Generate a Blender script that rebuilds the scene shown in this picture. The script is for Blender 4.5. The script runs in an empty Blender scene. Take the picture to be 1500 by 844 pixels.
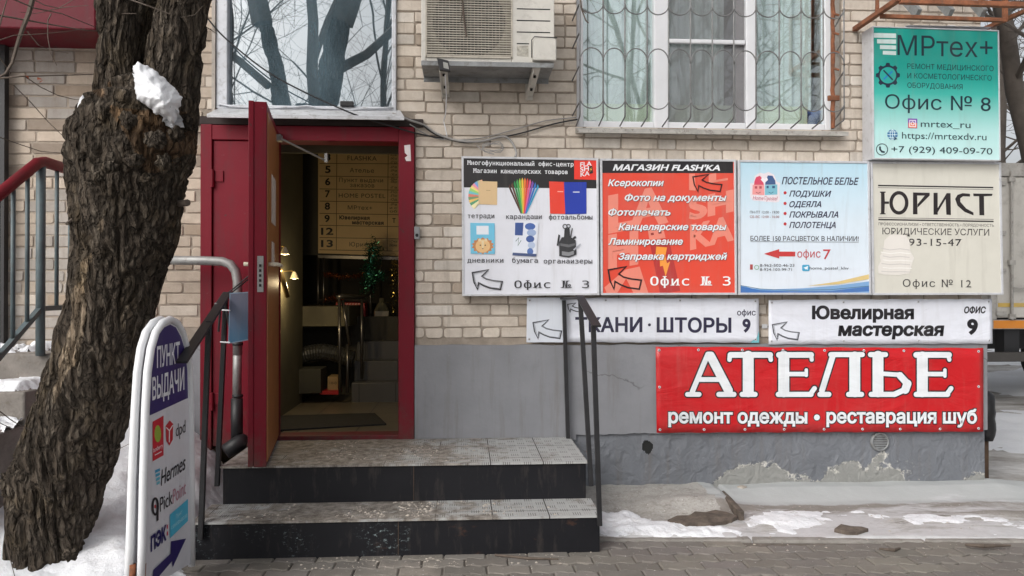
import bpy, math, random
from math import pi, sin, cos, radians
from mathutils import Vector, Euler, Matrix, noise
random.seed(7)
SC = bpy.context.scene
COL = SC.collection

# ------------------------------------------------------------------ camera, sky, sun, exposure
CAM = Vector((0, 0, 1.42))
ROT = Euler((pi/2 + radians(0.3), 0, radians(-3.5)))
RM = ROT.to_matrix()
cd = bpy.data.cameras.new('camera'); cam = bpy.data.objects.new('camera', cd); COL.objects.link(cam)
cam.location = CAM; cam.rotation_euler = ROT
cd.sensor_width = 36; cd.lens = 27; cd.clip_start = 0.05; cd.clip_end = 500
SC.camera = cam
SUN_EL, SUN_AZ = radians(36), radians(222)
w = bpy.data.worlds.new('World'); SC.world = w; w.use_nodes = True
nt = w.node_tree; bg = nt.nodes['Background']
sky = nt.nodes.new('ShaderNodeTexSky'); sky.sky_type = 'NISHITA'; sky.sun_disc = False
sky.sun_elevation = SUN_EL; sky.sun_rotation = SUN_AZ; sky.air_density = 1.0; sky.dust_density = 6.0; sky.ozone_density = 1.0
hs = nt.nodes.new('ShaderNodeHueSaturation'); hs.inputs['Saturation'].default_value = 0.22
nt.links.new(sky.outputs[0], hs.inputs['Color']); nt.links.new(hs.outputs[0], bg.inputs['Color'])
bg.inputs['Strength'].default_value = 0.15
sl = bpy.data.lights.new('sun', 'SUN'); so = bpy.data.objects.new('sun', sl); COL.objects.link(so)
sl.energy = 0.5; sl.angle = radians(50); sl.color = (1, 0.97, 0.93)
sdir = Vector((sin(SUN_AZ)*cos(SUN_EL), cos(SUN_AZ)*cos(SUN_EL), sin(SUN_EL)))   # toward the sun: high, behind the viewer
so.rotation_euler = sdir.to_track_quat('Z', 'Y').to_euler(); so.location = (0, -4, 9)
SC.view_settings.view_transform = 'Standard'; SC.view_settings.look = 'None'
SC.view_settings.exposure = 0.28; SC.view_settings.gamma = 1; SC.view_settings.use_curve_mapping = False

# ------------------------------------------------------------------ photo measurements -> points in the place
def ray(px, py):
    return RM @ Vector(((px-750)/1125, (422-py)/1125, -1))
def P(px, py, Y):
    d = ray(px, py); return CAM + d*((Y-CAM.y)/d.y)
def G(px, py, z=0.0):
    d = ray(px, py); return CAM + d*((z-CAM.z)/d.z)
def PXL(px, py, X):
    d = ray(px, py); return CAM + d*((X-CAM.x)/d.x)
def flatproj(Y):
    return lambda px, py, off=0.0: P(px, py, Y) - Vector((0, off, 0))

# ------------------------------------------------------------------ mesh building
class MB:
    def __init__(s): s.v = []; s.f = []; s.c = []
    def add(s, vs, fs):
        b = len(s.v); s.v += [Vector(p) for p in vs]; s.f += [tuple(i+b for i in f) for f in fs]
    def box(s, x0, x1, y0, y1, z0, z1):
        s.add([(x0,y0,z0),(x1,y0,z0),(x1,y1,z0),(x0,y1,z0),(x0,y0,z1),(x1,y0,z1),(x1,y1,z1),(x0,y1,z1)],
              [(0,3,2,1),(4,5,6,7),(0,1,5,4),(1,2,6,5),(2,3,7,6),(3,0,4,7)])
    def quad(s, a, b, c, d): s.add([a,b,c,d], [(0,1,2,3)])
    def bar(s, a, b, w, h, up=(0,0,1)):
        a = Vector(a); b = Vector(b); d = (b-a).normalized(); u = Vector(up)
        x = d.cross(u)
        if x.length < 1e-4: x = d.cross(Vector((0,1,0)))
        x.normalize(); y = x.cross(d).normalized()
        vs = []
        for p in (a, b):
            for sx, sy in ((-1,-1),(1,-1),(1,1),(-1,1)): vs.append(p + x*(sx*w/2) + y*(sy*h/2))
        s.add(vs, [(0,3,2,1),(4,5,6,7),(0,1,5,4),(1,2,6,5),(2,3,7,6),(3,0,4,7)])
    def tube(s, pts, r, n=8, cap=True):
        pts = [Vector(p) for p in pts]; m = len(pts)
        rs = r if isinstance(r, (list, tuple)) else [r]*m
        vs = []; ref = None
        for i, p in enumerate(pts):
            d = (pts[min(i+1,m-1)] - pts[max(i-1,0)])
            if d.length < 1e-9: d = Vector((0,0,1))
            d.normalize()
            if ref is None:
                ref = d.cross(Vector((0,0,1)))
                if ref.length < 1e-3: ref = Vector((1,0,0))
            ref = (ref - d*ref.dot(d)).normalized(); o = d.cross(ref)
            for k in range(n):
                a = 2*pi*k/n; vs.append(p + (ref*cos(a)+o*sin(a))*rs[i])
        fs = []
        for i in range(m-1):
            for k in range(n):
                k2 = (k+1) % n; fs.append((i*n+k, i*n+k2, (i+1)*n+k2, (i+1)*n+k))
        if cap: fs.append(tuple(range(n-1,-1,-1))); fs.append(tuple((m-1)*n+k for k in range(n)))
        s.add(vs, fs)
    def lathe(s, c, prof, n=20):
        c = Vector(c); vs = []
        for r, z in prof:
            for k in range(n): vs.append(c + Vector((r*cos(2*pi*k/n), r*sin(2*pi*k/n), z)))
        fs = [(i*n+k, i*n+(k+1)%n, (i+1)*n+(k+1)%n, (i+1)*n+k) for i in range(len(prof)-1) for k in range(n)]
        s.add(vs, fs)
    def poly(s, pts, proj, off=0.0):
        vs = [proj(x, y, off) for x, y in pts]; s.add(vs, [tuple(range(len(vs)))])
    def slab(s, pts, proj, off, thick):
        n = len(pts)
        vs = [proj(x, y, off) for x, y in pts] + [proj(x, y, off-thick) for x, y in pts]
        s.add(vs, [tuple(range(n)), tuple(range(2*n-1, n-1, -1))] + [(k, k+n, (k+1)%n+n, (k+1)%n) for k in range(n)])
    def stroke(s, pts, w, proj, off=0.0, closed=False):
        m = len(pts); L = []; R_ = []
        q = [Vector((x, y)) for x, y in pts]
        for i in range(m):
            if closed: a, b = q[i-1], q[(i+1) % m]
            else: a, b = q[max(i-1,0)], q[min(i+1,m-1)]
            d1 = (q[i]-a); d2 = (b-q[i])
            if d1.length < 1e-6: d1 = d2
            if d2.length < 1e-6: d2 = d1
            n1 = Vector((-d1.y, d1.x)).normalized(); n2 = Vector((-d2.y, d2.x)).normalized()
            mm = (n1+n2)
            if mm.length < 1e-3: mm = n1
            mm.normalize(); k = min(2.0, 1/max(0.3, mm.dot(n1)))
            L.append(q[i]+mm*(w/2*k)); R_.append(q[i]-mm*(w/2*k))
        vs = [proj(p.x, p.y, off) for p in L] + [proj(p.x, p.y, off) for p in R_]
        fs = [(i, i+1, m+i+1, m+i) for i in range(m-1)]
        if closed: fs.append((m-1, 0, m, 2*m-1))
        s.add(vs, fs)

ORG = {}
def tag(o, label=None, cat=None, group=None, kind=None):
    if label: o['label'] = label
    if cat: o['category'] = cat
    if group: o['group'] = group
    if kind: o['kind'] = kind
    return o
def thing(name, label, cat, loc, group=None):
    o = bpy.data.objects.new(name, None); COL.objects.link(o); o.location = loc; o.empty_display_size = 0.1
    ORG[o.name] = Vector(loc); return tag(o, label, cat, group)
def obj(name, mb, mat, parent=None, smooth=False, bevel=0.0, loc=None, seg=2):
    org = ORG[parent.name] if parent else (Vector(loc) if loc is not None else Vector((0,0,0)))
    me = bpy.data.meshes.new(name); me.from_pydata([tuple(p-org) for p in mb.v], [], mb.f); me.update()
    if mb.c:
        a = me.color_attributes.new('tint', 'FLOAT_COLOR', 'POINT')
        for i, c in enumerate(mb.c): a.data[i].color = (*c, 1)
    if smooth: me.polygons.foreach_set('use_smooth', [True]*len(me.polygons))
    o = bpy.data.objects.new(name, me); COL.objects.link(o)
    me.materials.append(mat)
    if parent: o.parent = parent
    else: o.location = org
    ORG[o.name] = org
    if bevel:
        b = o.modifiers.new('bevel', 'BEVEL'); b.width = bevel; b.segments = seg; b.limit_method = 'ANGLE'; b.angle_limit = radians(40)
        b.harden_normals = False
    return o
def single(name, mb, mat, label, cat, loc, group=None, kind=None, **k):
    return tag(obj(name, mb, mat, None, loc=loc, **k), label, cat, group, kind)
def struct(name, mb, mat, **k):
    return tag(obj(name, mb, mat, None, **k), kind='structure')

# ------------------------------------------------------------------ materials
def lin(r, g, b, k=1.0):
    f = lambda v: (v/255/12.92 if v/255 <= 0.04045 else ((v/255+0.055)/1.055)**2.4)
    return (f(r)*k, f(g)*k, f(b)*k)
class NT:
    def __init__(s, name):
        s.m = bpy.data.materials.new(name); s.m.use_nodes = True; s.t = s.m.node_tree
        s.b = s.t.nodes['Principled BSDF']; s.out = s.t.nodes['Material Output']
        s._pos = None
    def n(s, typ, inp=None, **props):
        x = s.t.nodes.new('ShaderNode'+typ)
        for k, v in props.items(): setattr(x, k, v)
        for k, v in (inp or {}).items(): s.set(x.inputs[k], v)
        return x
    def set(s, sock, v):
        if isinstance(v, bpy.types.NodeSocket): s.t.links.new(v, sock)
        else:
            if sock.type == 'RGBA' and len(v) == 3: v = (*v, 1)
            sock.default_value = v
    @property
    def pos(s):
        if s._pos is None: s._pos = s.n('NewGeometry').outputs['Position']
        return s._pos
    def scaled(s, v): return s.n('VectorMath', {0: s.pos, 1: v}, operation='MULTIPLY').outputs[0]
    def noise(s, scale=5, detail=5, rough=0.6, vec=None, dist=0.0):
        return s.n('TexNoise', {'Vector': vec or s.pos, 'Scale': scale, 'Detail': detail, 'Roughness': rough, 'Distortion': dist}).outputs['Fac']
    def ramp(s, fac, *stops):
        r = s.n('ValToRGB', {'Fac': fac}); e = r.color_ramp.elements
        while len(e) < len(stops): e.new(0.5)
        for i, (p, c) in enumerate(stops):
            e[i].position = p; e[i].color = (c, c, c, 1) if isinstance(c, (int, float)) else (*c, 1)
        return r.outputs['Color']
    def mix(s, fac, a, b, mode='MIX'):
        x = s.n('Mix', data_type='RGBA', blend_type=mode); x.clamp_factor = True
        s.set(x.inputs[0], fac); s.set(x.inputs[6], a); s.set(x.inputs[7], b); return x.outputs[2]
    def math(s, op, a, b=0.0, c=0.0):
        x = s.n('Math', operation=op); s.set(x.inputs[0], a); s.set(x.inputs[1], b); s.set(x.inputs[2], c); return x.outputs[0]
    def sep(s): return s.n('SeparateXYZ', {0: s.pos}).outputs
    def bump(s, h, strength=0.3, dist=0.01, normal=None):
        i = {'Height': h, 'Strength': strength, 'Distance': dist}
        if normal is not None: i['Normal'] = normal
        return s.n('Bump', i).outputs[0]
    def fin(s, col=None, rough=None, metal=None, normal=None, spec=None):
        for k, v in (('Base Color', col), ('Roughness', rough), ('Metallic', metal), ('Normal', normal), ('Specular IOR Level', spec)):
            if v is not None: s.set(s.b.inputs[k], v)
        return s.m
def mat(name, col, rough=0.6, var=0.12, scale=6, bump=0.0, bscale=60, metal=0.0, bd=0.004, spec=None, dirt=0.0):
    t = NT(name); n1 = t.noise(scale, 6, 0.65)
    c = t.mix(t.ramp(n1, (0.3, 0.0), (0.7, 1.0)), tuple(x*(1-var) for x in col), tuple(min(1, x*(1+var)) for x in col))
    if dirt:
        n2 = t.noise(scale*2.3, 8, 0.7, dist=0.4)
        c = t.mix(t.ramp(n2, (0.52, 0.0), (0.68, dirt)), c, (0.11, 0.09, 0.07))
    nm = t.bump(t.noise(bscale, 4, 0.6), bump, bd) if bump else None
    r = t.math('ADD', t.math('MULTIPLY', n1, 0.15), rough-0.075)
    return t.fin(c, r, metal, nm, spec)
M = {}
def grime(t, c, k=1.0):
    st = t.noise(5, 6, 0.7, vec=t.scaled((3.2, 3.2, 0.28))); bl = t.noise(1.9, 6, 0.65)
    c = t.mix(t.ramp(st, (0.52, 0.0), (0.80, 0.30*k)), c, (0.27, 0.245, 0.21))
    return t.mix(t.ramp(bl, (0.45, 0.0), (0.75, 0.16*k)), c, (0.32, 0.30, 0.27))
def flatmat(name, col, rough=0.42):       # printed ink, plastic
    if name not in M:
        t = NT(name); n1 = t.noise(9, 4, 0.6); n2 = t.noise(1.6, 3, 0.5)
        c = t.mix(n1, tuple(x*0.95 for x in col), tuple(min(1, x*1.04) for x in col))
        c = grime(t, c, 0.9 if sum(col) > .3 else 0.3)
        M[name] = t.fin(c, rough, 0.0, t.bump(n2, 0.22, 0.03))
    return M[name]
def ink(r, g, b): return flatmat('ink_%d_%d_%d' % (r, g, b), lin(r, g, b, 1.08))
BLACK = (26, 25, 30); WHITE = (226, 228, 232)

def m_brick():
    t = NT('silicate_brick')
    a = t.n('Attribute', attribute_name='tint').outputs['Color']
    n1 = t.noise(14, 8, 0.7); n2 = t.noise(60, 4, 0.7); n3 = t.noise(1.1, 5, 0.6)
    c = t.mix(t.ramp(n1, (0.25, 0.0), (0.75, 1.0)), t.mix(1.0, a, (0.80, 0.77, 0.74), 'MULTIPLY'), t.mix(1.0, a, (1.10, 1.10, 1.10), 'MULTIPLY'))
    c = t.mix(t.ramp(n3, (0.46, 0.0), (0.72, 0.42)), c, (0.25, 0.205, 0.165))
    st = t.noise(3.2, 6, 0.7, vec=t.scaled((3.5, 3.5, 0.35)))
    c = t.mix(t.ramp(st, (0.56, 0.0), (0.78, 0.55)), c, (0.20, 0.16, 0.125))
    chip = t.noise(30, 6, 0.75)
    c = t.mix(t.ramp(chip, (0.66, 0.0), (0.70, 0.5)), c, (0.20, 0.17, 0.14))
    nm = t.bump(n2, 0.35, 0.004); nm = t.bump(chip, 0.4, 0.006, nm)
    return t.fin(c, 0.9, 0, nm, 0.25)
M['brick'] = m_brick()
M['mortar'] = mat('mortar', (0.335, 0.285, 0.235), 0.95, 0.22, 12, 0.6, 90, bd=0.006)
def m_brickproc():
    t = NT('brick_far'); s = t.sep()
    v = t.n('CombineXYZ', {0: t.math('ADD', s[0], s[1]), 1: s[2]}).outputs[0]
    br = t.n('TexBrick', {'Vector': v, 'Color1': (0.42, 0.37, 0.32), 'Color2': (0.34, 0.30, 0.26), 'Mortar': (0.22, 0.19, 0.16), 'Scale': 1.0, 'Mortar Size': 0.006, 'Brick Width': 0.26, 'Row Height': 0.0775})
    return t.fin(br.outputs['Color'], 0.9, 0, t.bump(br.outputs['Fac'], 0.5, -0.01))
M['brickproc'] = m_brickproc()
def m_plaster(name, base, bumps, peel):
    t = NT(name); z = t.sep()[2]
    n1 = t.noise(2.2, 6, 0.6); n2 = t.noise(9, 7, 0.7)
    c = t.mix(t.ramp(n1, (0.3, 0.0), (0.7, 1.0)), tuple(x*0.86 for x in base), tuple(x*1.1 for x in base))
    c = t.mix(t.ramp(n2, (0.55, 0.0), (0.75, 0.35)), c, tuple(x*0.72 for x in base))
    st = t.noise(4, 6, 0.7, vec=t.scaled((4, 4, 0.3)))
    c = t.mix(t.ramp(st, (0.52, 0.0), (0.78, 0.5)), c, (0.15, 0.13, 0.115))
    wv = t.n('VectorMath', {0: t.scaled((1, 1, .8)), 1: t.n('VectorMath', {0: t.n('TexNoise', {'Vector': t.pos, 'Scale': 5.0, 'Detail': 5.0}).outputs['Color'], 1: (.22, .22, .22)}, operation='MULTIPLY').outputs[0]}, operation='ADD').outputs[0]
    cd_ = t.n('TexVoronoi', {'Vector': wv, 'Scale': 1.3}, feature='DISTANCE_TO_EDGE').outputs['Distance']
    ck = t.math('MULTIPLY', t.ramp(cd_, (0.0, 1.0), (0.007, 0.0)), t.ramp(t.noise(1.5, 3), (0.56, 0.0), (0.64, 0.6)))
    c = t.mix(ck, c, (0.05, 0.048, 0.048))
    pk = t.ramp(t.noise(34, 4, 0.7), (0.70, 0.0), (0.73, 0.55)); c = t.mix(pk, c, tuple(x*1.9 for x in base))
    nm = t.bump(t.noise(38, 5, 0.6), 0.25, 0.004); nm = t.bump(t.noise(2.6, 5, 0.6), 0.35, 0.03, nm)
    if bumps: nm = t.bump(t.noise(9, 4, 0.55, dist=1.0), 0.75, 0.03, nm)
    if peel:
        edge = t.math('SUBTRACT', t.math('ADD', t.math('MULTIPLY', t.noise(2.0, 3, 0.5), 0.75), t.math('MULTIPLY', t.noise(11, 6, 0.65), 0.22)), z)   # peeled towards the splash zone at the foot
        e2 = t.math('SUBTRACT', edge, t.math('MULTIPLY', t.math('MAXIMUM', t.math('SUBTRACT', 1.9, t.sep()[0]), -0.1), 0.4))
        e2 = t.math('SUBTRACT', e2, 0.06)
        bare = t.ramp(e2, (0.345, 0.0), (0.355, 1.0))
        c = t.mix(bare, c, t.mix(t.noise(16, 5, 0.6), (0.22, 0.225, 0.215), (0.30, 0.30, 0.285)))
        rim = t.n('ValToRGB', {'Fac': e2}); el = rim.color_ramp.elements
        el[0].position = 0.325; el[0].color = (0,0,0,1); el[1].position = 0.362; el[1].color = (0,0,0,1)
        x = el.new(0.345); x.color = (1,1,1,1)
        fleck = t.ramp(t.noise(24, 6, 0.7), (0.47, 0.0), (0.53, 1.0))
        c = t.mix(t.math('MULTIPLY', rim.outputs[0], fleck), c, (0.62, 0.60, 0.55))
        nm = t.bump(bare, 0.5, -0.008, nm)
    return t.fin(c, 0.62, 0, nm, 0.35)
M['plaster'] = m_plaster('plinth_paint', (0.235, 0.240, 0.258), False, False)
M['plaster_low'] = m_plaster('plinth_paint_rough', (0.165, 0.176, 0.196), True, True)
def m_red(name, base):
    t = NT(name); n1 = t.noise(3, 6, 0.6)
    c = t.mix(n1, tuple(x*0.85 for x in base), tuple(x*1.12 for x in base))
    ch = t.noise(7, 9, 0.72, dist=0.6)
    k = t.ramp(ch, (0.635, 0.0), (0.665, 1.0))
    c = t.mix(k, c, (0.055, 0.035, 0.032))
    ds = t.noise(5, 6, 0.7, vec=t.scaled((2.2, 2.2, 0.5)))
    c = t.mix(t.ramp(ds, (0.5, 0.0), (0.75, 0.6)), c, (0.075, 0.028, 0.03))
    sc = t.noise(16, 7, 0.8, vec=t.scaled((1.0, 1.0, 2.5))); c = t.mix(t.ramp(sc, (0.63, 0.0), (0.72, 0.6)), c, (0.16, 0.10, 0.10))
    z = t.sep()[2]; sp = t.math('SUBTRACT', t.math('ADD', t.noise(9, 7, 0.75), 0.42), z)
    c = t.mix(t.ramp(sp, (0.30, 0.0), (0.62, 0.75)), c, (0.085, 0.06, 0.05))
    return t.fin(c, 0.5, 0, t.bump(k, 0.3, -0.003, t.bump(t.noise(6, 4), 0.12, 0.02, t.bump(t.noise(45, 3), 0.08, 0.003))), 0.22)
M['red'] = m_red('red_door_paint', lin(118, 17, 36, 0.95))
def m_wood():
    t = NT('door_veneer'); v = t.scaled((6, 6, 0.7)); n1 = t.noise(6, 6, 0.6, vec=v, dist=1.2)
    c = t.mix(n1, (0.20, 0.065, 0.02), (0.42, 0.16, 0.05))
    sc = t.noise(11, 7, 0.75, vec=t.scaled((2, 2, 1.0)))
    c = t.mix(t.ramp(sc, (0.66, 0.0), (0.70, 0.7)), c, (0.5, 0.42, 0.36))
    return t.fin(c, 0.45, 0, t.bump(n1, 0.1, 0.002))
M['wood'] = m_wood()
def m_snow(name, dirt):
    t = NT(name); n1 = t.noise(3, 7, 0.65); n2 = t.noise(40, 5, 0.7); n3 = t.noise(9, 8, 0.75)
    c = t.mix(n1, (0.74, 0.76, 0.80), (0.84, 0.85, 0.87))
    c = t.mix(t.ramp(n3, (0.56, 0.0), (0.74, dirt)), c, (0.30, 0.27, 0.235))
    return t.fin(c, 0.7, 0, t.bump(n2, 0.5, 0.012, t.bump(n3, 0.5, 0.04)), 0.3)
M['snow'] = m_snow('snow', 0.6); M['snow_dirty'] = m_snow('trodden_snow', 0.85); M['snow_clean'] = m_snow('fresh_snow', 0.0); M['snow_bank'] = m_snow('grainy_snow', 0.22)
def m_bark():
    t = NT('bark'); a = t.n('Attribute', attribute_name='tint').outputs['Color']
    v = t.scaled((1, 1, 0.2)); n1 = t.noise(22, 8, 0.7, vec=v); n2 = t.noise(70, 5, 0.7, vec=v); n3 = t.noise(5, 5, 0.6)
    c = t.mix(n1, (0.022, 0.018, 0.014), (0.125, 0.099, 0.076))
    c = t.mix(t.ramp(n3, (0.50, 0.0), (0.72, 0.55)), c, (0.150, 0.112, 0.066))
    vw = t.n('VectorMath', {0: v, 1: t.n('VectorMath', {0: t.n('TexNoise', {'Vector': t.pos, 'Scale': 9.0, 'Detail': 3.0}).outputs['Color'], 1: (0.06, 0.06, 0.06)}, operation='MULTIPLY').outputs[0]}, operation='ADD').outputs[0]
    vo = t.n('TexVoronoi', {'Vector': vw, 'Scale': 30.0}, feature='DISTANCE_TO_EDGE').outputs['Distance']; vo2 = t.n('TexVoronoi', {'Vector': vw, 'Scale': 75.0}, feature='DISTANCE_TO_EDGE').outputs['Distance']
    cr = t.ramp(vo, (0.0, 0.0), (0.22, 1.0)); cr2 = t.ramp(vo2, (0.0, 0.0), (0.25, 1.0))
    c = t.mix(cr, t.mix(0.6, c, (0.014, 0.012, 0.010)), t.mix(t.ramp(t.noise(40, 4, 0.6, vec=v), (0.5, 0.0), (0.72, 0.7)), c, (0.215, 0.185, 0.148)))
    c = t.mix(1.0, c, a, 'MULTIPLY')
    nm = t.bump(n1, 0.6, 0.02); nm = t.bump(cr, 0.9, 0.022, nm); nm = t.bump(cr2, 0.6, 0.008, nm); nm = t.bump(n2, 0.5, 0.006, nm)
    return t.fin(c, 0.95, 0, nm, 0.15)
M['bark'] = m_bark()
M['twig'] = mat('twig_bark', (0.105, 0.082, 0.066), 0.9, 0.3, 20)
M['twig_far'] = mat('branch_bark', (0.10, 0.085, 0.073), 0.95, 0.3, 3)
def m_riser():
    t = NT('black_step_paint'); n1 = t.noise(2.5, 7, 0.65)
    c = t.mix(n1, (0.006, 0.0065, 0.009), (0.016, 0.016, 0.019))
    rn = t.noise(2.6, 7, 0.7, vec=t.scaled((1, 1, 1.7)))
    c = t.mix(t.ramp(rn, (0.60, 0.0), (0.70, 0.65)), c, (0.12, 0.055, 0.03))
    ps = t.noise(34, 8, 0.75, vec=t.scaled((1, 1, 1.6))); sx_ = t.sep(); pm = t.math('MULTIPLY', t.math('MULTIPLY', t.math('LESS_THAN', sx_[2], 0.19), t.math('LESS_THAN', t.math('ADD', sx_[0], t.math('MULTIPLY', t.noise(5, 3), 0.5)), -0.05)), t.ramp(t.noise(2.6, 3, 0.5), (0.47, 0.0), (0.6, 1.0)))
    c = t.mix(t.math('MULTIPLY', t.ramp(ps, (0.56, 0.0), (0.63, 1.0)), pm), c, (0.22, 0.27, 0.28))
    ds = t.noise(18, 5, 0.7, vec=t.scaled((1, 1, 0.2)))
    c = t.mix(t.ramp(ds, (0.55, 0.0), (0.8, 0.3)), c, (0.12, 0.10, 0.085))
    return t.fin(c, 0.52, 0, t.bump(t.noise(25, 5), 0.2, 0.006), 0.22)
M['riser'] = m_riser()
def m_tread():
    t = NT('ribbed_paving_tile'); s = t.sep()
    cell = 0.062
    def fr(a, k): return t.math('FRACT', t.math('DIVIDE', t.math('ADD', a, 20.0), k))
    cx = t.math('FLOOR', t.math('DIVIDE', t.math('ADD', s[0], 20.0), cell)); cy = t.math('FLOOR', t.math('DIVIDE', t.math('ADD', s[1], 20.0), cell*1.15))
    fx, fy = fr(s[0], cell), fr(s[1], cell*1.15)
    grp = t.math('MODULO', t.math('ADD', cx, cy), 2.0)
    rx = t.math('PINGPONG', t.math('MULTIPLY', fx, 5.0), 0.5)
    inside = t.math('MULTIPLY', t.math('GREATER_THAN', t.math('PINGPONG', fy, 0.5), 0.14), t.math('GREATER_THAN', t.math('PINGPONG', fx, 0.5), 0.07))
    line = t.math('MULTIPLY', t.math('MULTIPLY', t.math('LESS_THAN', rx, 0.17), inside), t.math('ADD', t.math('MULTIPLY', grp, 0.75), 0.25))
    jx = t.math('LESS_THAN', t.math('PINGPONG', fr(s[0], 0.31), 0.5), 0.011); jy = t.math('LESS_THAN', t.math('PINGPONG', fr(s[1], 0.357), 0.5), 0.009)
    joint = t.math('MAXIMUM', jx, jy)
    c = t.mix(t.noise(4, 5), (0.33, 0.335, 0.33), (0.46, 0.465, 0.46))
    c = t.mix(t.math('MULTIPLY', line, 0.85), c, (0.10, 0.095, 0.088))
    c = t.mix(joint, c, (0.055, 0.05, 0.045))
    xm = t.math('SUBTRACT', 1.0, t.math('MINIMUM', t.math('MULTIPLY', t.math('ABSOLUTE', t.math('ADD', s[0], 0.75)), 0.72), 1.0))
    dn = t.math('ADD', t.noise(5, 8, 0.72, dist=0.5), t.math('MULTIPLY', xm, 0.26))
    dm = t.ramp(dn, (0.57, 0.0), (0.68, 0.92))
    c = t.mix(dm, c, t.mix(t.ramp(t.noise(17, 8, 0.78), (0.40, 0.0), (0.66, 1.0)), (0.11, 0.092, 0.075), (0.40, 0.365, 0.325)))
    h = t.math('SUBTRACT', 1.0, t.math('MAXIMUM', line, joint))
    nm = t.bump(h, 0.35, 0.004, t.bump(t.noise(40, 6, 0.7), 0.35, 0.01))
    return t.fin(c, 0.7, 0, nm, 0.3)
M['tread'] = m_tread()
def m_paver():
    t = NT('paver_concrete'); a = t.n('Attribute', attribute_name='tint').outputs['Color']
    n1 = t.noise(7, 7, 0.7); n2 = t.noise(120, 4, 0.7); n3 = t.noise(1.7, 6, 0.65)
    c = t.mix(n1, (0.135, 0.124, 0.112), (0.235, 0.22, 0.203)); c = t.mix(1.0, c, a, 'MULTIPLY')
    c = t.mix(t.ramp(n3, (0.55, 0.0), (0.70, 0.6)), c, t.mix(n2, (0.25, 0.215, 0.18), (0.45, 0.41, 0.36)))
    sp = t.ramp(t.noise(55, 3, 0.6), (0.68, 0.0), (0.70, 0.8))
    c = t.mix(sp, c, (0.55, 0.54, 0.52))
    return t.fin(c, 0.8, 0, t.bump(n2, 0.4, 0.004, t.bump(n1, 0.25, 0.006)), 0.3)
M['paver'] = m_paver()
M['joint'] = mat('sandy_joint', (0.13, 0.112, 0.095), 0.95, 0.3, 14, 0.5, 80)
def m_apron():
    t = NT('icy_concrete_apron'); s = t.sep()
    n1 = t.noise(3.0, 7, 0.65); n2 = t.noise(60, 5, 0.7); n3 = t.noise(1.6, 7, 0.7, vec=t.scaled((0.6, 1.6, 1)), dist=0.4)
    c = t.mix(n1, (0.30, 0.285, 0.26), (0.47, 0.46, 0.435))
    c = t.mix(t.ramp(n2, (0.50, 0.0), (0.72, 0.6)), c, (0.15, 0.13, 0.11))
    c = t.mix(t.ramp(t.noise(11, 8, 0.75), (0.50, 0.0), (0.70, 0.6)), c, (0.17, 0.15, 0.128))
    wob = t.math('MULTIPLY', t.math('SUBTRACT', t.noise(4, 5, 0.6), 0.5), 0.16); yw = t.math('ADD', s[1], wob); xw = t.math('GREATER_THAN', t.math('ADD', s[0], wob), 1.62)
    strip = t.math('MULTIPLY', xw, t.ramp(t.math('SUBTRACT', yw, 4.0), (0.62, 0.0), (0.70, 1.0)))
    c = t.mix(t.math('MULTIPLY', strip, 0.8), c, t.mix(t.noise(26, 6, 0.7), (0.13, 0.115, 0.10), (0.30, 0.275, 0.25)))
    fil = t.math('MULTIPLY', xw, t.ramp(t.math('SUBTRACT', yw, 4.0), (0.90, 0.0), (0.93, 1.0)))
    c = t.mix(fil, c, t.mix(n1, (0.36, 0.375, 0.375), (0.47, 0.485, 0.485)))
    sp = t.ramp(t.noise(48, 3, 0.6), (0.66, 0.0), (0.69, 0.8)); c = t.mix(t.math('MULTIPLY', sp, t.math('SUBTRACT', 1.0, fil)), c, (0.6, 0.59, 0.57))
    yy = t.math('MULTIPLY', t.math('SUBTRACT', 4.9, s[1]), 0.35)
    ice = t.ramp(t.math('ADD', n3, yy), (0.56, 0.0), (0.66, 0.72))
    c = t.mix(ice, c, t.mix(t.noise(13, 6, 0.7), (0.40, 0.40, 0.41), (0.78, 0.79, 0.82)))
    mud = t.math('MULTIPLY', t.ramp(t.noise(2.7, 8, 0.72, vec=t.scaled((0.7, 1.5, 1))), (0.60, 0.0), (0.67, 0.85)), t.math('SUBTRACT', 1.0, t.math('MULTIPLY', fil, 0.9)))
    c = t.mix(mud, c, t.mix(n2, (0.05, 0.038, 0.03), (0.13, 0.105, 0.085)))
    return t.fin(c, t.math('SUBTRACT', 0.8, t.math('MULTIPLY', ice, 0.55)), 0, t.bump(n2, 0.3, 0.006, t.bump(n1, 0.3, 0.03)), 0.4)
M['apron'] = m_apron()
def m_street():
    t = NT('trodden_snow_street')
    n1 = t.noise(0.5, 8, 0.7, vec=t.scaled((0.6, 1.5, 1)), dist=0.5); n2 = t.noise(22, 6, 0.7); n3 = t.noise(1.5, 8, 0.75, vec=t.scaled((0.7, 1.6, 1)))
    c = t.mix(t.ramp(n3, (0.36, 0.0), (0.62, 1.0)), (0.26, 0.235, 0.21), (0.66, 0.65, 0.64))
    c = t.mix(t.ramp(n1, (0.5, 0.0), (0.62, 0.75)), c, t.mix(n2, (0.12, 0.105, 0.09), (0.26, 0.23, 0.20)))
    return t.fin(c, 0.65, 0, t.bump(n2, 0.4, 0.02, t.bump(n3, 0.5, 0.08)), 0.35)
M['street'] = m_street()
M['kerb'] = mat('kerb_stone', (0.25, 0.235, 0.215), 0.85, 0.25, 8, 0.4, 60, dirt=0.5)
M['black_metal'] = mat('black_painted_steel', (0.014, 0.014, 0.016), 0.5, 0.3, 15, 0.15, 80)
M['galv'] = mat('galvanised_pipe', (0.30, 0.30, 0.295), 0.5, 0.2, 12, 0.2, 70, metal=0.5, dirt=0.5)
M['pvc'] = mat('white_pvc', (0.74, 0.75, 0.78), 0.35, 0.04, 4)
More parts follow.
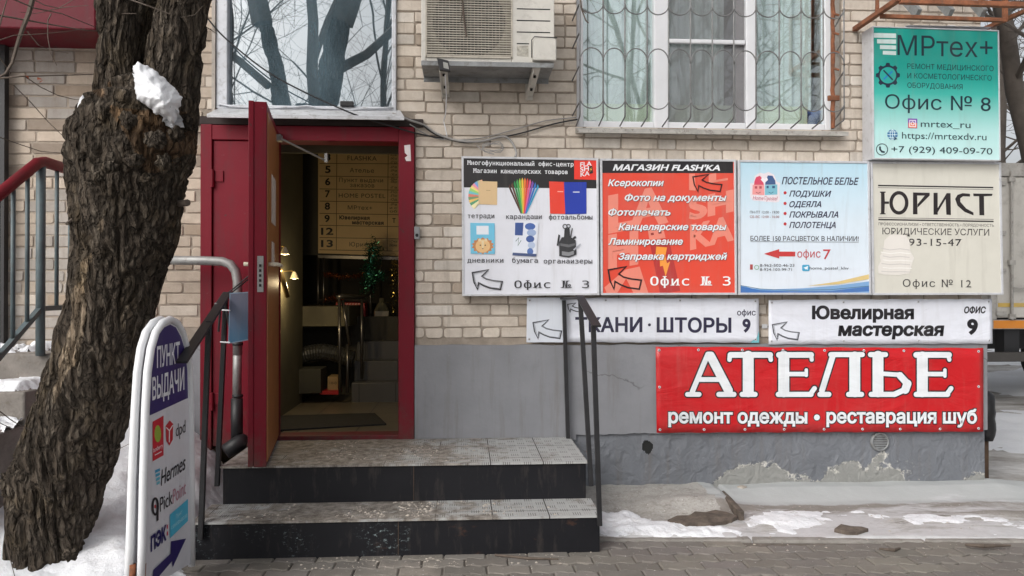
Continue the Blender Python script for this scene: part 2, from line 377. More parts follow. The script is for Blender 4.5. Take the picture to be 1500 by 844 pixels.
M['alu'] = mat('sign_frame_aluminium', (0.60, 0.61, 0.64), 0.4, 0.08, 9, metal=0.25, dirt=0.25)
M['tin'] = mat('painted_tin_sill', (0.50, 0.51, 0.53), 0.45, 0.15, 9, dirt=0.6)
M['oldwhite'] = mat('old_white_frame', (0.56, 0.58, 0.62), 0.5, 0.15, 7, 0.2, 30, dirt=0.55)
M['rust'] = mat('rusty_iron', (0.23, 0.085, 0.04), 0.85, 0.5, 14, 0.5, 70, dirt=0.5)
M['ac'] = mat('ac_case', (0.62, 0.60, 0.55), 0.45, 0.08, 6, dirt=0.2)
M['ac_grille'] = mat('ac_grille_plastic', (0.50, 0.46, 0.39), 0.5, 0.12, 12, dirt=0.3)
M['dark'] = mat('dark_void', (0.012, 0.013, 0.013), 0.8, 0.2, 5)
M['greysteel'] = mat('grey_steel', (0.26, 0.27, 0.275), 0.5, 0.25, 9, 0.1, 60, metal=0.3, dirt=0.55)
M['grille'] = mat('grille_steel', (0.20, 0.20, 0.20), 0.45, 0.25, 20, metal=0.5)
M['cable'] = mat('black_cable', (0.015, 0.015, 0.017), 0.5, 0.2, 9)
M['cable_grey'] = mat('grey_cable', (0.32, 0.31, 0.30), 0.6, 0.15, 9)
M['concrete'] = mat('old_concrete', (0.22, 0.20, 0.18), 0.9, 0.28, 5, 0.6, 40, bd=0.01, dirt=0.6)
M['railred'] = m_red('red_handrail_paint', lin(112, 28, 38, 1.0))
M['railgreen'] = mat('grey_green_rail_paint', (0.085, 0.115, 0.125), 0.5, 0.3, 9, dirt=0.4)
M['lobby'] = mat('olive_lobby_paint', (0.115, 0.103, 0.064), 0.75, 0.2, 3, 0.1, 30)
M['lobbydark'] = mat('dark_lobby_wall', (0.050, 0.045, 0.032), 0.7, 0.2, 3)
def m_tilefloor(name, c1, c2, sx, sy, ax):
    t = NT(name); s = t.sep()
    j = t.math('MAXIMUM', t.math('LESS_THAN', t.math('PINGPONG', t.math('DIVIDE', t.math('ADD', s[0], 20.1), sx), 0.5), 0.012), t.math('LESS_THAN', t.math('PINGPONG', t.math('DIVIDE', t.math('ADD', s[ax], 20.06), sy), 0.5), 0.012))
    c = t.mix(t.noise(5, 7, 0.7), c1, c2)
    c = t.mix(j, c, (0.03, 0.028, 0.025))
    return t.fin(c, 0.35, 0, t.bump(j, 0.3, -0.003))
M['lobbytile'] = m_tilefloor('lobby_floor_tile', (0.08, 0.067, 0.047), (0.20, 0.17, 0.125), 0.42, 0.42, 1)
M['stairtile'] = m_tilefloor('stair_riser_tile', (0.065, 0.062, 0.057), (0.10, 0.097, 0.09), 0.33, 5.0, 2)
M['mat'] = mat('rubber_mat', (0.018, 0.017, 0.016), 0.9, 0.5, 30, 0.8, 120)
M['brass'] = mat('brass_rail', (0.55, 0.42, 0.20), 0.3, 0.1, 8, metal=0.9)
M['steelrail'] = mat('dark_chrome', (0.16, 0.15, 0.14), 0.3, 0.15, 8, metal=0.8)
def m_glass(name, refl, tint, body=None):
    t = NT(name)
    gl = t.n('BsdfGlossy', {'Color': (0.93, 0.97, 1.0), 'Roughness': 0.012, 'Normal': t.bump(t.noise(1.4, 2, 0.5), 0.06, 0.02)})
    if body:
        mt = t.ramp(t.noise(2.4, 5, 0.6, vec=t.scaled((1, 1, .5)), dist=.5), (0.35, 0.0), (0.65, 1.0)); tr = t.n('BsdfDiffuse', {'Color': t.mix(mt, tuple(x*.5 for x in body), tuple(x*1.4 for x in body))})
    else: tr = t.n('BsdfTransparent', {'Color': tint})
    mx = t.n('MixShader', {0: refl, 1: tr.outputs[0], 2: gl.outputs[0]})
    t.t.links.new(mx.outputs[0], t.out.inputs['Surface']); return t.m
M['glass'] = m_glass('window_glass', 0.21, (0.93, 0.97, 0.965))
M['film'] = m_glass('filmed_glass', 0.33, None, (0.085, 0.125, 0.150))
def m_emit(name, col, st):
    t = NT(name); e = t.n('Emission', {'Color': (*col, 1), 'Strength': st}); t.t.links.new(e.outputs[0], t.out.inputs['Surface']); return t.m
M['bulb'] = m_emit('lamp_bulb', (1, 0.72, 0.36), 9)
# ================================================================== LARGE STRUCTURE
YW = 5.3                                   # facade plane
ZL, ZM = 0.42, 0.20                        # landing, lower tread
# ---- ground
m = MB(); m.box(-150, 150, -150, 150, -0.4, -0.03); struct('ground', m, M['street'])
# paving strip: wavy interlocking pavers
def pavers():
    m = MB(); L, H = 0.225, 0.1125; J = 0.0035
    for r in range(34):
        y0 = 0.62 + r*H
        for k in range(-10, 25):
            x0 = k*L + (L/2 if r % 2 else 0)
            g = 1 + random.uniform(-0.16, 0.14); c = (g, g*random.uniform(0.97, 1.0), g*random.uniform(0.93, 1.0))
            zt = random.uniform(-0.003, 0.003); ry = random.uniform(-0.004, 0.004)
            wav = lambda x: 0.012*sin(2*pi*x/(L/2))
            top = []
            N = 8
            ins = 0.006
            def ring(i, z):
                pts = []
                for q in range(N+1):
                    x = x0 + J + i + (L-2*J-2*i)*q/N; pts.append((x + 0.010*sin(0), y0 + J + i + wav(x-x0*0+r*0), z))
                for q in range(N, -1, -1):
                    x = x0 + J + i + (L-2*J-2*i)*q/N; pts.append((x, y0 + H - J - i + wav(x), z))
                return pts
            a = ring(0, -0.03); b = ring(0, zt-0.005); cc = ring(ins, zt)
            n = len(a); vs = a+b+cc
            # keep the paving in front of the slanted kerb line and right of the snow bank
            yk = 4.35 - (x0-0.7)*0.072
            if y0 + H > yk - 0.005 + 0.05: continue
            fs = [(i, (i+1) % n, n+(i+1) % n, n+i) for i in range(n)] + [(n+i, n+(i+1) % n, 2*n+(i+1) % n, 2*n+i) for i in range(n)] + [tuple(2*n+i for i in range(n))]
            m.add(vs, fs); m.c += [c]*(3*n)
    return m
struct('paving', pavers(), M['paver'])
m = MB(); m.quad((-2.6, 0.5, -0.009), (6, 0.5, -0.009), (6, 3.97, -0.009), (-2.6, 4.6, -0.009)); struct('paving_bed', m, M['joint'])
# kerb
m = MB()
x = -1.3
for i in range(8):
    x1 = x + 0.98; f = lambda q: 4.355 - (q-0.7)*0.072
    a = Vector((x+0.004, f(x)+0.035, -0.034)); b = Vector((x1-0.004, f(x1)+0.035+random.uniform(-.006, .006), -0.034+random.uniform(-.003, .003)))
    m.bar(a, b, 0.075, 0.085); x = x1
struct('kerb', m, M['kerb'], bevel=0.012)
# sheet builder with a height function
def sheet(x0, x1, y0, y1, nx, ny, h, cut=None):
    m = MB(); idx = {}
    for j in range(ny+1):
        for i in range(nx+1):
            x = x0+(x1-x0)*i/nx; y = y0+(y1-y0)*j/ny; z = h(x, y)
            if z is None: continue
            idx[i, j] = len(m.v); m.v.append(Vector((x, y, z)))
    for j in range(ny):
        for i in range(nx):
            q = [(i, j), (i+1, j), (i+1, j+1), (i, j+1)]
            if all(k in idx for k in q): m.f.append(tuple(idx[k] for k in q))
    return m
nz = lambda x, y, s, o=0.0: noise.fractal(Vector((x*s+o, y*s-o, o*1.7)), 1.0, 2.0, 4)
def apron_h(x, y):
    yk = 4.40 - (x-0.7)*0.072
    t = max(0, min(1, (y-yk)/(5.30-yk)))
    z = 0.012 + 0.02*t + 0.010*nz(x, y, 2.2)
    if x > 1.75: z += 0.045*max(0, min(1, (y-4.98)/0.2))     # cement fillet along the wall
    br = math.exp(-((x-1.45)**2/0.10 + (y-4.9)**2/0.012)); z += 0.05*br
    if x < 1.75: z += 0.05*max(0, min(1, (y-4.85)/0.25)) + 0.012*nz(x, y, 9, 3)
    if x > 3.75: z -= 0.05*min(1, (x-3.75)/0.5)
    if y < yk-.06: return None
    e = max(0, min(1, (y-yk+.05)/.05)); return z*e-.035*(1-e)
struct('apron', sheet(0.6, 5.2, 3.9, 5.34, 180, 72, apron_h), M['apron'], smooth=True)
# snow at the foot of the steps (right), thin and broken
def snow_r(x, y):
    d = nz(x, y, 1.9, 5)*0.6 + nz(x, y, 7, 2)*0.25
    k = 0.50 - abs(x-0.98)*0.95 - abs(y-(4.62-(x-0.75)*0.22))*2.1 + d*0.9
    k = min(k, (y-(4.40-(x-0.7)*0.072+0.02*nz(x, y, 9)))*4)
    if k < -.12 or apron_h(x, y) is None: return None
    return apron_h(x, y)-0.002 + min(0.03, k*0.09) + (0.006*nz(x, y, 14) if k > 0 else 0)
struct('snow_patch', sheet(0.735, 2.2, 4.1, 5.25, 130, 100, snow_r), M['snow'], smooth=True)
def snow_r2(x, y):
    d = nz(x, y, 1.6, 9)*0.7 + nz(x, y, 6, 4)*0.3
    k = -0.02 - abs(y-(4.62-(x-1.8)*0.06))*1.6 + d*0.95 - max(0, 1.75-x)*2
    if k < -.12 or apron_h(x, y) is None: return None
    return apron_h(x, y)-0.001 + min(0.016, k*0.05) + (0.003*nz(x, y, 17) if k > 0 else 0)
struct('ice_patch', sheet(1.7, 4.3, 4.25, 4.95, 200, 70, snow_r2), M['snow_dirty'], smooth=True)
# snow bank on the left, between tree, pointer sign and steps
def snow_l(x, y):
    yk = 3.62 + 0.20*nz(x, y, 1.5, 2)
    edge = -1.42 + 0.05*nz(x, y, 4, 7) + max(0, 4.12-y)*0.55
    t = max(0, min(1, (y-3.55)/1.5)); s = max(0, min(1, (-1.50-x)/0.55)); s = s*s*(3-2*s)
    z = 0.0 + (0.02+0.12*max(0, min(1, (y-3.5)/.5)))*min(1, max(0, (edge-x)*4)) + 0.10*t + 0.40*t*t*s
    z += 0.035*nz(x, y, 1.8, 1)*min(1, max(0, (edge-x)*3)) + 0.016*nz(x, y, 8, 3) + 0.007*nz(x, y, 21, 6)
    z -= 0.13*max(0, min(1, (x+1.62)/0.2))*0.6
    if x > edge or y < 2.4: z = -0.06
    if y < 3.3: z -= (3.3-y)*0.10
    return z
struct('snow_bank', sheet(-7, -1.0, 1.5, 5.30, 380, 260, snow_l), M['snow_bank'], smooth=True)
# snow and ice beside the building corner and behind
def snow_c(x, y):
    k = nz(x, y, 0.55, 3) + 0.5*nz(x, y, 2.2, 8)
    if k < -0.08 or (x < 3.85 and y > 5.2): return None
    return -0.029 + min(0.05, k*0.10) + (0.006*nz(x, y, 9) if k > 0 else 0)
struct('snow_drift', sheet(3.8, 14, 4.6, 26, 120, 160, snow_c), M['snow_clean'], smooth=True)

# ---- the building
XL, XR, ZT = -5.2, 3.71, 4.65
W1 = (-1.675, -0.470, 2.655, 4.35)
W2 = (0.776, 2.672, 2.572, 4.35)
DR = (-1.772, -0.343, 0.0, 2.60)
PL = (-0.343, XR, 0.0, 1.057)
PS = (P(232, 440, YW).x, -1.772, 0.0, 1.16)
B = thing('apartment_building', 'pale brick apartment building with grey painted plinth and red double door', 'building', (0.9, YW, 0))
def brick_mesh():
    m = MB(); holes = [W1, W2, DR, PL, PS]; ch = 0.0775; D = 0.10
    def brick(x0, x1, z0, z1):
        wear = random.random()
        b = 0.006; pts = []
        cs = [(x0, z0, 1, 1), (x1, z0, -1, 1), (x1, z1, -1, -1), (x0, z1, 1, -1)]
        for (cx, cz, sx, sz) in cs:
            r = random.choice([0.004, 0.006, 0.008, 0.012]) if wear < 0.8 else random.uniform(0.008, 0.024)
            ang = [(0, r), (r*0.3, r*0.3), (r, 0)]
            if sx*sz < 0: ang = ang[::-1]
            for dx, dz in ang:
                pts.append((cx+sx*dx+random.uniform(-.0015, .0015), cz+sz*dz+random.uniform(-.0015, .0015)))
        mx, mz = (x0+x1)/2, (z0+z1)/2
        yo = random.uniform(-0.004, 0.003); n = len(pts); tx = random.uniform(-.012, .012)
        vs = [(x, YW+0.03, z) for x, z in pts] + [(x, YW+yo+0.004+tx*(x-mx), z) for x, z in pts]
        vs += [(x-(0.0035 if x > mx else -0.0035), YW+yo+tx*(x-mx), z-(0.0035 if z > mz else -0.0035)) for x, z in pts]
        fs = [(i, (i+1) % n, n+(i+1) % n, n+i) for i in range(n)] + [(n+i, n+(i+1) % n, 2*n+(i+1) % n, 2*n+i) for i in range(n)] + [tuple(2*n+i for i in range(n))]
        m.add(vs, fs)
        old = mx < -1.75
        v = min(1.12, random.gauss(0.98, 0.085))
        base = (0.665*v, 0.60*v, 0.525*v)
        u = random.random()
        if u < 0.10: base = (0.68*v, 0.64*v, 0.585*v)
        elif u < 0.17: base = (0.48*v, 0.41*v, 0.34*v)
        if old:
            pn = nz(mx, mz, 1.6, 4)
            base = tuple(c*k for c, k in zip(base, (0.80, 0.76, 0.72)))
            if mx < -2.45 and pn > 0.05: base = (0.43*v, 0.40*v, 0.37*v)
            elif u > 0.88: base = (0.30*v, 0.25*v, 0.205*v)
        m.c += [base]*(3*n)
    z = 0.02; i = 0
    while z < ZT-0.05:
        z0, z1 = z, z+ch-0.010
        iv = [(XL, XR)]
        for (hx0, hx1, hz0, hz1) in holes:
            ov = min(z1, hz1)-max(z0, hz0)
            if ov < 0.015: continue
            nv = []
            for a, b in iv:
                if hx1 <= a or hx0 >= b: nv.append((a, b)); continue
                if hx0 > a: nv.append((a, hx0))
                if hx1 < b: nv.append((hx1, b))
            iv = nv
        for a, b in iv:
            header = (i % 4 == 2)
            ln = 0.12 if header else 0.25
            x = a - random.choice([0, 0.13, 0.065, 0.19])
            while x < b-0.01:
                l = ln if random.random() > 0.13 else (0.25 if header else 0.12)
                l += random.uniform(-0.005, 0.004)
                x0, x1 = max(x, a+0.002), min(x+l, b-0.002)
                if x1-x0 > 0.035:
                    dz = random.uniform(-.0025, .0025)
                    brick(x0, x1, z0+dz+random.uniform(-.0015, .0015), z1+dz+random.uniform(-.0015, .0015))
                x += l + random.uniform(0.008, 0.013)
        z += ch; i += 1
    return m
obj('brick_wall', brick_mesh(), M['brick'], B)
def cells(x0, x1, z0, z1, holes, y0, y1):
    m = MB(); xs = sorted({x0, x1} | {h for q in holes for h in q[:2] if x0 < h < x1}); zs = sorted({z0, z1} | {h for q in holes for h in q[2:] if z0 < h < z1})
    for a, b in zip(xs, xs[1:]):
        for c, d in zip(zs, zs[1:]):
            mx, mz = (a+b)/2, (c+d)/2
            if any(h[0] < mx < h[1] and h[2] < mz < h[3] for h in holes): continue
            m.box(a, b, y0, y1, c, d)
    return m
obj('mortar', cells(XL, XR-0.004, 0.0, ZT, [W1, W2, DR], YW+0.0065, YW+0.36), M['mortar'], B)
m = MB(); m.box(-16, XR, YW-0.002, 18, ZT, 15); m.box(-16, XL, YW+0.001, 5.9, -0.02, ZT-0.002); m.box(XR-0.3, XR+0.002, 5.665, 17.9, -0.02, ZT-0.002); m.box(-16, XR, 17.6, 17.92, -0.02, ZT-0.002); m.box(-16, -15.7, 5.9, 17.6, -0.02, ZT-0.002)
obj('upper_wall', m, M['brickproc'], B)
# plinth: upper coat with a ragged lower lip, lower coat set back
xa = P(843, 640, YW).x
edge = [(xa, 0.0)]
m = MB()
top = [(-0.343, 1.057)] + [(x*0.1-0.3, 1.057+random.uniform(-.006, .004)) for x in range(1, 40)] + [(XR+0.012, 1.055)]
low = [(XR+0.012, 0.437)]
x = XR-0.05
while x > xa:
    low.append((x, 0.437+random.uniform(-.006, .004)+0.008*nz(x, 0, 3))); x -= 0.035
low += [(xa, 0.437), (xa, 0.40), (-0.343, 0.40)]
pts = top+low
n = len(pts)
m.add([(x, 5.268, z) for x, z in pts] + [(x, 5.33, z) for x, z in pts], [tuple(range(n)), tuple(range(2*n-1, n-1, -1))] + [(k, (k+1) % n, n+(k+1) % n, n+k) for k in range(n)])
obj('plinth', m, M['plaster'], B)
hx, hz = P(948, 655, 5.29).x, P(948, 655, 5.29).z
m = MB()
NX, NZ_ = 430, 75
for j in range(NZ_+1):
    for i in range(NX+1):
        x = xa-0.05+(XR+0.005-xa+0.05)*i/NX; z = -0.04+0.50*j/NZ_
        left = max(0, min(1, (2.3-x)/0.7))
        y = 5.290 - 0.006*nz(x, z, 7, 2)*left - 0.003*nz(x, z, 3, 1) - 0.02*max(0, 1-z/0.06)
        m.v.append(Vector((x, y, z)))
for j in range(NZ_):
    for i in range(NX):
        c = m.v[j*(NX+1)+i]
        if ((c.x+0.003-hx)/0.036)**2+((c.z+0.003-hz)/0.05)**2 < 1+.5*nz(c.x, c.z, 22): continue
        m.f.append((j*(NX+1)+i, j*(NX+1)+i+1, (j+1)*(NX+1)+i+1, (j+1)*(NX+1)+i))
obj('plinth_base', m, M['plaster_low'], B, smooth=True)
m = MB(); m.box(hx-0.09, hx+0.09, 5.302, 5.306, hz-0.09, hz+0.09); obj('broken_hole', m, M['dark'], B)
m = MB(); m.box(XR-0.02, XR+0.012, 5.331, 12, -0.03, 1.05); obj('plinth', m, M['plaster'], B)
# plaster patch left of the door
pp = [(PS[0]+random.uniform(-.02, .03), z) for z in [0.0, .1, .2, .3, .4, .5, .6, .7, .78, .84]] + [(PS[0]+.06, .90), (PS[0]+.13, .97), (PS[0]+.2, 1.03), (PS[0]+.24, 1.13), (-1.80, 1.158), (-1.768, 1.16), (-1.768, 0.0)]
n = len(pp); m = MB(); m.add([(x, 5.285, z) for x, z in pp]+[(x, 5.34, z) for x, z in pp], [tuple(range(n-1, -1, -1)), tuple(range(n, 2*n))]+[(k, n+k, n+(k+1) % n, (k+1) % n) for k in range(n)])
obj('plaster_patch', m, M['plaster'], B)
# ---- left window above the door (filmed glass)
fx0, fx1, fz0, fz1 = W1
m = MB(); fw = 0.05
m.box(fx0, fx0+0.075, 5.275, 5.36, fz0, fz1); m.box(fx1-0.03, fx1, 5.275, 5.36, fz0, fz1); m.box(fx0+0.075, fx1-0.03, 5.28, 5.36, fz0, fz0+0.03); m.box(fx0+0.075, fx1-0.03, 5.28, 5.36, fz1-0.04, fz1)
WA = obj('window', m, M['oldwhite'], B, bevel=0.006)
m = MB(); m.box(fx0+0.076, fx1-0.031, 5.325, 5.331, fz0+0.031, fz1-0.041); obj('pane', m, M['film'], WA)
m = MB(); m.box(fx0+0.07, fx1-0.02, 5.345, 5.355, fz0+0.01, fz1-0.01); obj('pane_backing', m, M['dark'], WA)
m = MB()
a, b = P(303, 163, 5.13), P(592, 178, 5.13); c, d = P(586, 160, 5.30), P(322, 152, 5.30)
a.z = b.z = 2.585; c.z = d.z = 2.668
m.add([a, b, c, d, a-Vector((0, 0, .022)), b-Vector((0, 0, .022)), b-Vector((0, -.01, .022)), a-Vector((0, -.01, .022)), ], [(0, 1, 2, 3), (4, 5, 1, 0), (7, 6, 5, 4)])
SILL = obj('sill', m, M['tin'], WA)
m = MB()
pts = [(fx0+0.02, 5.272, fz0+.02)]
for i in range(13):
    x = fx0+0.03+(fx1-fx0-0.05)*i/12; pts.append((x, 5.268, fz0+0.028-0.020*abs(sin(i*0.55))-0.006*(i % 2)))
m.tube(pts, 0.007, 6); obj('foam_bead', m, M['oldwhite'], WA, smooth=True)
m = MB(); q = P(508, 153, 5.26); m.box(q.x-.045, q.x+.045, 5.255, 5.285, q.z-.012, q.z+.022); obj('shutter_stop', m, M['cable'], WA, bevel=.004)
# rusted left jamb strip
m = MB(); a = P(318, 60, 5.29); m.bar((fx0-0.012, 5.285, fz0-0.02), (fx0-0.012, 5.285, fz1), 0.022, 0.05); obj('rusty_strip', m, mat('rust_flecked_paint', (0.42, 0.38, 0.34), 0.7, 0.3, 5, 0.3, 40, dirt=0.8), WA)
# ---- right window
def wx(px): return P(px, 120, 5.40).x
x0, x1, z0, z1 = W2
xs = [P(848, 120, 5.4).x, P(957, 120, 5.4).x, P(978, 120, 5.4).x, P(1091, 120, 5.4).x, P(1104, 120, 5.4).x, P(1207, 120, 5.4).x, P(1216, 120, 5.4).x]
zb = 2.60
m = MB(); Y0, Y1 = 5.385, 5.45
m.box(x0, xs[0]+0.03, Y0, Y1, z0, z1); m.box(xs[1], xs[2], Y0-0.012, Y1, z0, z1); m.box(xs[3], xs[4]+0.006, Y0-0.012, Y1, z0, z1); m.box(xs[5], xs[6], Y0, Y1, z0, z1)
for a, b in ((xs[0]+0.03, xs[1]), (xs[2], xs[3]), (xs[4]+0.006, xs[5])): m.box(a, b, Y0, Y1, z0, z0+0.06); m.box(a, b, Y0, Y1, z1-0.06, z1)
zr = P(1030, 61, 5.38).z
m.box(xs[2]+.002, xs[3]-.002, 5.374, 5.40, zr-0.016, zr+0.016)
WB = obj('window', m, M['pvc'], B, bevel=0.008)
for a, b, nm in ((xs[0]+0.031, xs[1]-.001, 'pane'), (xs[2]+.001, xs[3]-.06, 'pane'), (xs[4]+0.007, xs[5]-.001, 'pane')):
    m = MB(); m.box(a, b, 5.425, 5.431, z0+.061, z1-.061); obj(nm, m, M['glass'], WB)
m = MB(); m.box(xs[2]+.003, xs[3]-.003, 5.405, 5.409, z0+.062, z1-.062)
t = NT('insect_screen'); tr = t.n('BsdfTransparent', {'Color': (1, 1, 1)}); df = t.n('BsdfDiffuse', {'Color': (0.30, 0.30, 0.31)}); mx = t.n('MixShader', {0: 0.27, 1: tr.outputs[0], 2: df.outputs[0]}); t.t.links.new(mx.outputs[0], t.out.inputs['Surface'])
obj('insect_screen', m, t.m, WB)
m = MB(); m.box(xs[3]-0.062, xs[3]-.004, 5.41, 5.45, z0+.061, z1-.061); obj('sash_stile', m, mat('grey_sash', (0.33, 0.32, 0.33), 0.5), WB)
m = MB(); m.box(xs[6]+.001, x1, 5.33, 5.66, z0+.001, z1); obj('jamb', m, mat('jamb_plaster', (0.36, 0.34, 0.31), 0.9, 0.25, 9, 0.4, 40, dirt=0.5), WB)
m = MB()
a, b = P(846, 190, 5.19), P(1243, 196, 5.19); zf = 2.535
m.add([(a.x, 5.19, zf), (b.x, 5.19, zf), (x1+.02, 5.385, z0+.012), (x0-.01, 5.385, z0+.012), (a.x, 5.19, zf-.028), (b.x, 5.19, zf-.028), (b.x, 5.30, zf-.012), (a.x, 5.30, zf-.012)], [(0, 1, 2, 3), (4, 5, 1, 0), (7, 6, 5, 4), (0, 3, 7, 4), (1, 5, 6, 2)])
obj('sill', m, mat('weathered_tin_sill', (0.40, 0.385, 0.36), 0.6, 0.25, 12, 0.3, 60, dirt=0.8), WB)
# room behind the right window
m = MB(); m.box(0.3, 3.3, 7.6, 7.7, 1.2, 4.6); m.box(0.2, 0.3, 5.68, 7.7, 1.2, 4.6); m.box(3.3, 3.38, 5.68, 7.7, 1.2, 4.6); m.box(0.3, 3.3, 5.68, 7.6, 4.5, 4.6); m.box(0.3, 3.3, 5.68, 7.6, 1.2, 1.3)
obj('room_wall', m, mat('room_paint', (0.42, 0.46, 0.42), 0.8), B)
m = MB(); m.box(x0+.02, x1-.02, 5.50, 5.70, 2.55, 2.60); obj('inner_sill', m, mat('pale_green_paint', (0.76, 0.80, 0.64), 0.4, 0.05), WB)
m = MB(); m.box(x0+.03, xs[5]-.09, 5.475, 5.49, 2.60, P(1000, 154, 5.48).z); obj('pale_green_strip', m, bpy.data.materials['pale_green_paint'], WB)  # upright pale green strip behind the foot of the panes
# ---- double door: frame, shut leaf, open leaf
xf0, xf1 = -1.769, -0.346; xo0, xo1 = P(410, 420, 5.28).x, P(584, 420, 5.28).x; zt0, zt1 = P(450, 207, 5.28).z, 2.545
m = MB()
m.box(xf0, xf0+0.075, 5.255, 5.42, 0.36, zt1); m.box(xo1, xf1, 5.255, 5.42, ZL-.02, zt1); m.box(xf0+.075, xo1, 5.258, 5.42, zt0, zt1-.003)
m.box(xo0-0.06, xo1, 5.268, 5.42, ZL-.01, ZL+0.028)
DF = obj('door_frame', m, M['red'], B, bevel=0.004)
m = MB(); q = P(597, 226, 5.254); m.slab([(592, 213), (601, 212), (602, 236), (595, 236), (593, 231), (597, 228), (593, 224)], flatproj(5.253), 0.0, 0.0015); obj('torn_sticker', m, ink(215, 205, 205), DF)
m = MB(); m.box(xf0-0.14, xf1+0.06, 5.262, 5.36, 2.548, 2.60); obj('lintel_board', m, mat('dark_brown_lintel', (0.035, 0.024, 0.022), 0.8, 0.4, 8), B)  # dark brown board across the top of the door frame
m = MB(); m.box(xf0+.079, xo0-.005, 5.272, 5.33, 0.385, zt0-.004)
FL = obj('shut_leaf', m, M['red'], B, bevel=0.004)
for zz in (P(314, 262, 5.27).z, P(312, 588, 5.27).z):
    m = MB(); xx = xf0+.077; m.tube([(xx, 5.256, zz-.06), (xx, 5.256, zz+.06)], 0.014, 10); m.box(xx+.012, xx+.07, 5.263, 5.275, zz-.02, zz+.055); obj('hinge', m, M['red'], FL, bevel=.002)
# open leaf: swung out over the landing
A = Vector((xo0, 5.262, 0)); Bq = P(392, 420, 4.42); Bq.z = 0
dv = (Bq-A).normalized(); nv = Vector((dv.y, -dv.x, 0))
if nv.x > 0: nv = -nv                         # towards the outer (left) face
def leafbox(m, s0, s1, t0, t1, z0, z1):
    vs = []
    for z in (z0, z1):
        for s, t_ in ((s0, t0), (s1, t0), (s1, t1), (s0, t1)):
            p = A + dv*s + nv*t_; vs.append((p.x, p.y, z))
    m.add(vs, [(0, 1, 2, 3), (7, 6, 5, 4), (0, 4, 5, 1), (1, 5, 6, 2), (2, 6, 7, 3), (3, 7, 4, 0)])
LW = (Bq-A).length
m = MB(); leafbox(m, 0.0, LW, 0.006, 0.075, 0.432, 2.497); leafbox(m, LW-0.02, LW+0.004, 0.075, 0.105, 0.436, 2.50)
DL = obj('open_leaf', m, M['red'], B, bevel=0.004)
m = MB(); leafbox(m, 0.03, LW-0.012, 0.0, 0.0055, 0.46, 2.44); obj('veneer', m, M['wood'], DL)
m = MB(); za, zb_ = P(381, 428, 4.4).z, P(381, 375, 4.4).z
leafbox(m, LW+.0005, LW+0.004, 0.022, 0.056, za, zb_); LK = obj('lock_plate', m, M['galv'], DL, bevel=.002)
m = MB()
for k in range(5):
    zz = za+0.03+k*0.028; leafbox(m, LW+.004, LW+.0052, 0.033, 0.046, zz, zz+0.015)
obj('bolt_hole', m, M['dark'], LK)
zh = P(385, 387, 4.45).z
m = MB(); p1 = A+dv*(LW-.05)+nv*0.075; p2 = A+dv*(LW-.05); 
m.tube([(p1.x, p1.y, zh), (p1.x-.06, p1.y, zh)], 0.012, 10); m.tube([(p2.x, p2.y, zh), (p2.x+.05, p2.y-.0, zh)], 0.012, 10); m.tube([(p2.x+.05, p2.y, zh), (p2.x+.05, p2.y+.10, zh-.005)], 0.011, 10)
obj('handle', m, mat('cream_handle', (0.60, 0.54, 0.42), 0.4), DL, smooth=True)
m = MB(); zc = P(408, 205, 5.1).z
p3 = A+dv*0.22; m.box(p3.x-.004, p3.x+.03, p3.y-.03, p3.y+.03, zc-.02, zc+.02); p4 = P(478, 236, 5.36)
m.tube([(p3.x+.02, p3.y, zc), tuple(p4)], 0.007, 8); m.box(p4.x-.01, p4.x+.01, 5.34, 5.38, p4.z-.01, p4.z+.05); obj('door_closer', m, M['galv'], DL)
m = MB(); leafbox(m, 0.32, 0.62, -0.002, -0.0005, P(404, 330, 4.85).z, P(404, 262, 4.85).z); leafbox(m, 0.42, 0.60, -0.002, -0.0005, P(400, 390, 4.75).z, P(400, 355, 4.75).z); obj('notice', m, mat('worn_paper', (0.52, 0.45, 0.40), 0.8, 0.3, 20), DL)
# ---- lobby behind the doorway
xl = P(385, 428, 5.72).x; xr = P(640, 428, 5.8).x+0.45; zc = 3.05; YB = 9.2
m = MB(); m.box(xl, xr+1.2, 5.661, 7.6, ZL-0.2, ZL); m.box(xo0-.05, xo1+.01, 5.30, 5.66, ZL-0.2, ZL); struct('lobby_floor', m, M['lobbytile'])
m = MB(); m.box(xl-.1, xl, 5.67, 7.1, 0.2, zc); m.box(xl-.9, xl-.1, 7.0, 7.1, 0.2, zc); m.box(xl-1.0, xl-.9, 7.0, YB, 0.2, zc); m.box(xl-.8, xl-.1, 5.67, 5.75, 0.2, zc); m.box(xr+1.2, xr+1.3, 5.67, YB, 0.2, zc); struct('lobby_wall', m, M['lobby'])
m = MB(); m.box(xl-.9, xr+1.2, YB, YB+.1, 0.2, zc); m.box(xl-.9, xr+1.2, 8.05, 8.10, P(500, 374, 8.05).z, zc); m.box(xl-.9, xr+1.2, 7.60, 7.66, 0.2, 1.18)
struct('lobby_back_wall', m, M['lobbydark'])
m = MB(); m.box(xl-1.0, xr+1.3, 5.67, YB, zc, zc+.1); m.box(xl-.1, xr+1.2, 5.66, 5.70, zt0-.01, zc); struct('lobby_ceiling', m, M['lobby'])
